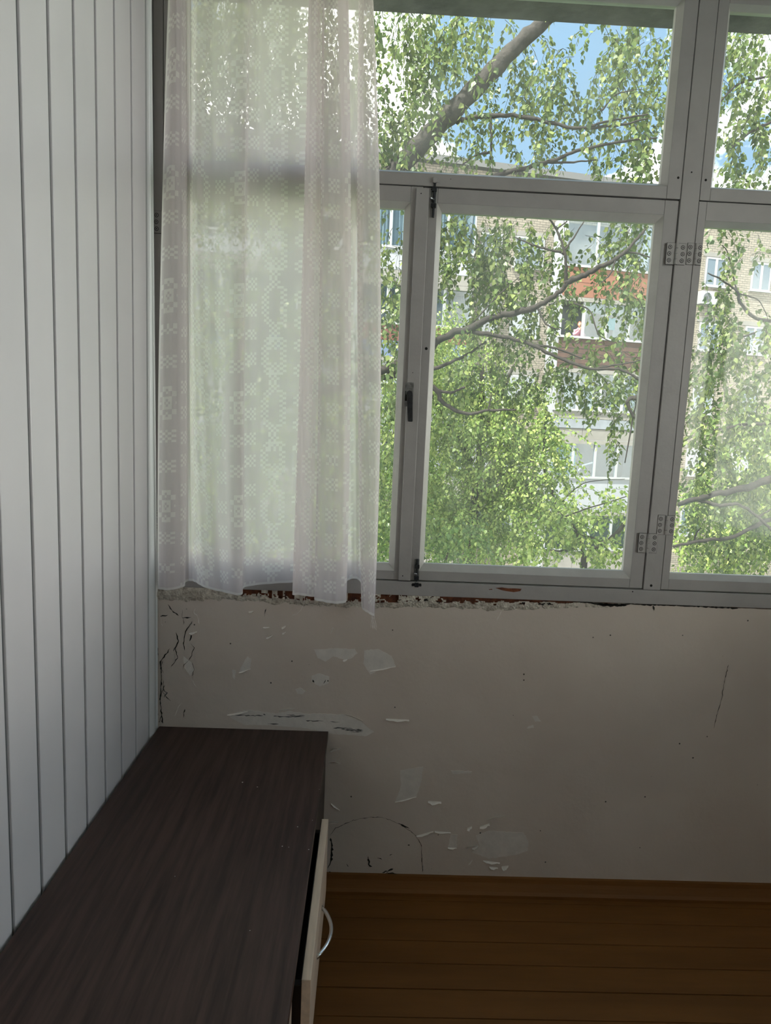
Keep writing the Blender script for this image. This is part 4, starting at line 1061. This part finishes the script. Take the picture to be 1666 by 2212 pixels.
# second birch : right hand pane
b3 = at(1950, 1100, 5.6)
t3 = empty('birch_tree', (b3.x, b3.y, GZ)); tag(t3, 'birch reaching in from the right edge behind the right casement', 'tree')
mb = MB(); Q = crom([(b3.x, b3.y, GZ - 0.1), (b3.x + .05, b3.y, -2.5), (b3.x - .03, b3.y, 0.5), (b3.x + .06, b3.y, 3.0), (b3.x - .1, b3.y, 5.0)], 30); mb.tube([Vector(q) - t3.location for q in Q], np.linspace(0.17, 0.04, 30), 12); mb.build('trunk', M['bark'], t3, smooth=True)
for i, (p, a, b) in enumerate([([(1950, 960, 5.6), (1780, 1000, 5.2), (1666, 1036, 5.0), (1600, 1056, 4.9), (1530, 1072, 4.8), (1468, 1088, 4.7)], .055, .022), ([(1505, 1078, 4.8), (1550, 1092, 4.75), (1595, 1090, 4.7), (1632, 1112, 4.7), (1670, 1148, 4.7)], .020, .012),
      ([(1640, 1115, 4.7), (1675, 1095, 4.7)], .010, .006), ([(1930, 880, 5.5), (1760, 905, 5.2), (1660, 915, 5.0), (1600, 918, 4.9), (1545, 930, 4.8)], .028, .010),
      ([(1940, 1180, 5.6), (1700, 1120, 5.2), (1590, 1158, 5.0), (1520, 1168, 4.9), (1455, 1180, 4.8)], .030, .014), ([(1500, 1170, 4.9), (1505, 1152, 4.9), (1515, 1140, 4.9)], .012, .006),
      ([(1920, 760, 5.4), (1740, 700, 5.0), (1640, 690, 4.8), (1598, 650, 4.7), (1595, 632, 4.7), (1560, 605, 4.7), (1530, 590, 4.7)], .022, .006), ([(1596, 640, 4.7), (1585, 600, 4.7), (1572, 545, 4.7), (1560, 530, 4.7)], .008, .004), ([(1600, 635, 4.7), (1640, 650, 4.7), (1660, 690, 4.7)], .007, .004),
      ([(1630, 720, 4.8), (1570, 740, 4.75), (1530, 762, 4.7)], .010, .006), ([(1930, 300, 5.2), (1760, 250, 4.8), (1650, 270, 4.6), (1580, 320, 4.5)], .022, .007), ([(1700, 160, 4.7), (1600, 180, 4.5), (1540, 240, 4.5)], .012, .005)]):
    branch(t3, p, a, b, seed=60 + i)
n3 = grow(t3, 23, [(1610, 190, 90, 230, 4.3, 5.8, 110, .5, .060, .28), (1600, 500, 80, 60, 4.5, 5.5, 16, .4, .056, .25), (1545, 640, 50, 130, 4.5, 5.5, 22, .4, .056, .25), (1620, 720, 70, 60, 4.5, 5.7, 26, .4, .058, .28), (1580, 830, 110, 110, 4.6, 5.9, 90, .45, .058, .28), (1580, 980, 120, 110, 5.1, 6.3, 95, .5, .056, .28), (1590, 1130, 130, 90, 5.5, 6.9, 80, .5, .056, .28), (1850, 600, 160, 500, 5.2, 7.1, 160, .55, .060, .28)], M['leaf'], M['bark_dark'], 60)

# bushy tree filling the lower middle of the main pane, further back
b2_ = at(1020, 1150, 10.5)
t2 = empty('linden_tree', (b2_.x, b2_.y, GZ)); tag(t2, 'dense bright green tree filling the lower middle of the clear casement', 'tree')
mb = MB(); Q = crom([(b2_.x, b2_.y, GZ - 0.1), (b2_.x + .05, b2_.y, -3.5), (b2_.x - .05, b2_.y, -1.5), (b2_.x + .06, b2_.y, 0.8), (b2_.x, b2_.y, 2.6)], 26); mb.tube([Vector(q) - t2.location for q in Q], np.linspace(0.18, 0.04, 26), 12); mb.build('trunk', M['bark_dark'], t2, smooth=True)
for i, (p, a, b) in enumerate([([(1035, 1060, 10.5), (1100, 1010, 10.0), (1175, 990, 9.8)], .05, .02), ([(1180, 880, 9.6), (1176, 960, 9.6), (1178, 1010, 9.7), (1192, 1060, 9.8), (1200, 1095, 9.9)], .02, .035), ([(1020, 1000, 10.5), (960, 900, 10.2), (930, 850, 10)], .05, .02), ([(1180, 1040, 9.8), (1150, 1042, 9.8), (1120, 1060, 10)], .02, .01), ([(1030, 960, 10.4), (1080, 860, 10.2), (1110, 790, 10.2)], .05, .02)]):
    branch(t2, p, a, b, seed=90 + i)
n2 = grow(t2, 37, [(1000, 1000, 150, 170, 9.2, 11.5, 412, .75, .068, .12), (1110, 940, 110, 130, 9.0, 11.0, 250, .7, .068, .12), (1180, 1010, 60, 90, 9.0, 10.5, 87, .6, .068, .10), (980, 820, 110, 130, 9.5, 11.5, 212, .7, .068, .12), (1090, 1120, 150, 70, 9.0, 11.0, 212, .7, .068, .15), (950, 700, 60, 60, 10, 11.5, 50, .6, .068, .12)], M['leaf2'], M['bark_dark'], 0)

# young tree low on the right of the main pane
b4 = at(1262, 1235, 8.0)
t4 = empty('young_tree', (b4.x, b4.y, GZ)); tag(t4, 'young tree with forked dark stems low at the right of the clear casement', 'tree')
mb = MB(); Q = crom([(b4.x, b4.y, GZ - 0.1), (b4.x + .03, b4.y, -3.4), tuple(at(1263, 1200, 8.0))], 16); mb.tube([Vector(q) - t4.location for q in Q], np.linspace(0.09, 0.05, 16), 10); mb.build('trunk', M['bark_dark'], t4, smooth=True)
for i, (p, a, b) in enumerate([([(1264, 1202, 8), (1292, 1182, 7.9), (1330, 1155, 7.8), (1358, 1122, 7.7), (1400, 1070, 7.6)], .045, .018), ([(1264, 1200, 8), (1250, 1160, 8), (1238, 1135, 8), (1200, 1100, 8.1)], .035, .012), ([(1250, 1155, 8), (1290, 1165, 8), (1310, 1185, 7.9)], .018, .010), ([(1245, 1185, 8), (1215, 1190, 8), (1180, 1188, 8)], .02, .01), ([(1210, 1120, 8), (1265, 1100, 7.9), (1330, 1080, 7.8), (1360, 1070, 7.8)], .012, .006), ([(1200, 1100, 8), (1260, 1045, 7.9), (1350, 1035, 7.8)], .010, .004)]):
    branch(t4, p, a, b, seed=120 + i)
n4 = grow(t4, 41, [(1240, 1110, 110, 60, 7.4, 8.6, 60, .55, .075, .12), (1330, 1120, 60, 80, 7.2, 8.2, 34, .5, .075, .15), (1190, 1180, 90, 40, 7.6, 8.8, 34, .5, .075, .15), (1290, 1190, 60, 40, 7.4, 8.4, 14, .45, .075, .15)], M['leaf2'], M['bark_dark'], 20)

# rowan sprays at the lower left of the clear casement, trees beyond the curtain and beyond the right casement
def round_tree(name, label, px, py, Y, blobs, seed, lm, r=0.16):
    b = at(px, py, Y); t = empty(name, (b.x, b.y, GZ)); tag(t, label, 'tree')
    mb = MB(); top = b.z; Q = crom([(b.x, b.y, GZ - 0.1), (b.x + .06, b.y, GZ + (top - GZ) * .4), (b.x - .05, b.y, GZ + (top - GZ) * .7), (b.x + .04, b.y, top)], 20)
    mb.tube([Vector(q) - t.location for q in Q], np.linspace(r, r * 0.25, 20), 10); mb.build('trunk', M['bark_dark'], t, smooth=True)
    return grow(t, seed, blobs, lm, M['bark_dark'], 0)
round_tree('rowan_tree', 'pale leafy bush at the lower left corner of the clear casement', 960, 1190, 7.0, [(960, 1165, 90, 55, 6.2, 7.6, 80, .5, .062, .12), (850, 1120, 60, 100, 6.5, 8, 60, .5, .062, .12)], 51, M['leaf3'], 0.07)
round_tree('garden_tree', 'dark leafy tree showing blurred through the lace curtain', 560, 800, 12.0, [(560, 900, 230, 300, 10.5, 13.5, 520, .8, .095, .12), (800, 1000, 90, 220, 10.5, 13, 200, .8, .095, .12)], 53, M['leaf2'], 0.2)
round_tree('garden_tree', 'dense dark green tree low behind the right casement', 1600, 1080, 11.0, [(1590, 1120, 150, 110, 9.5, 12, 300, .75, .09, .12), (1640, 960, 110, 100, 10, 12, 130, .7, .09, .12), (1800, 1000, 160, 200, 10, 13, 200, .8, .09, .12)], 57, M['leaf2'], 0.18)
round_tree('garden_tree', 'bushy tree in the middle distance left of the opposite drive', 900, 1000, 16.0, [(930, 900, 110, 200, 15, 18, 300, .9, .11, .12), (860, 1080, 120, 120, 14, 17, 220, .9, .11, .12), (1060, 1110, 120, 60, 14.5, 17, 130, .9, .11, .12)], 59, M['leaf3'], 0.2)
print('LEAVES', n1, n3, n2, n4, 'OBJ', len(bpy.data.objects))
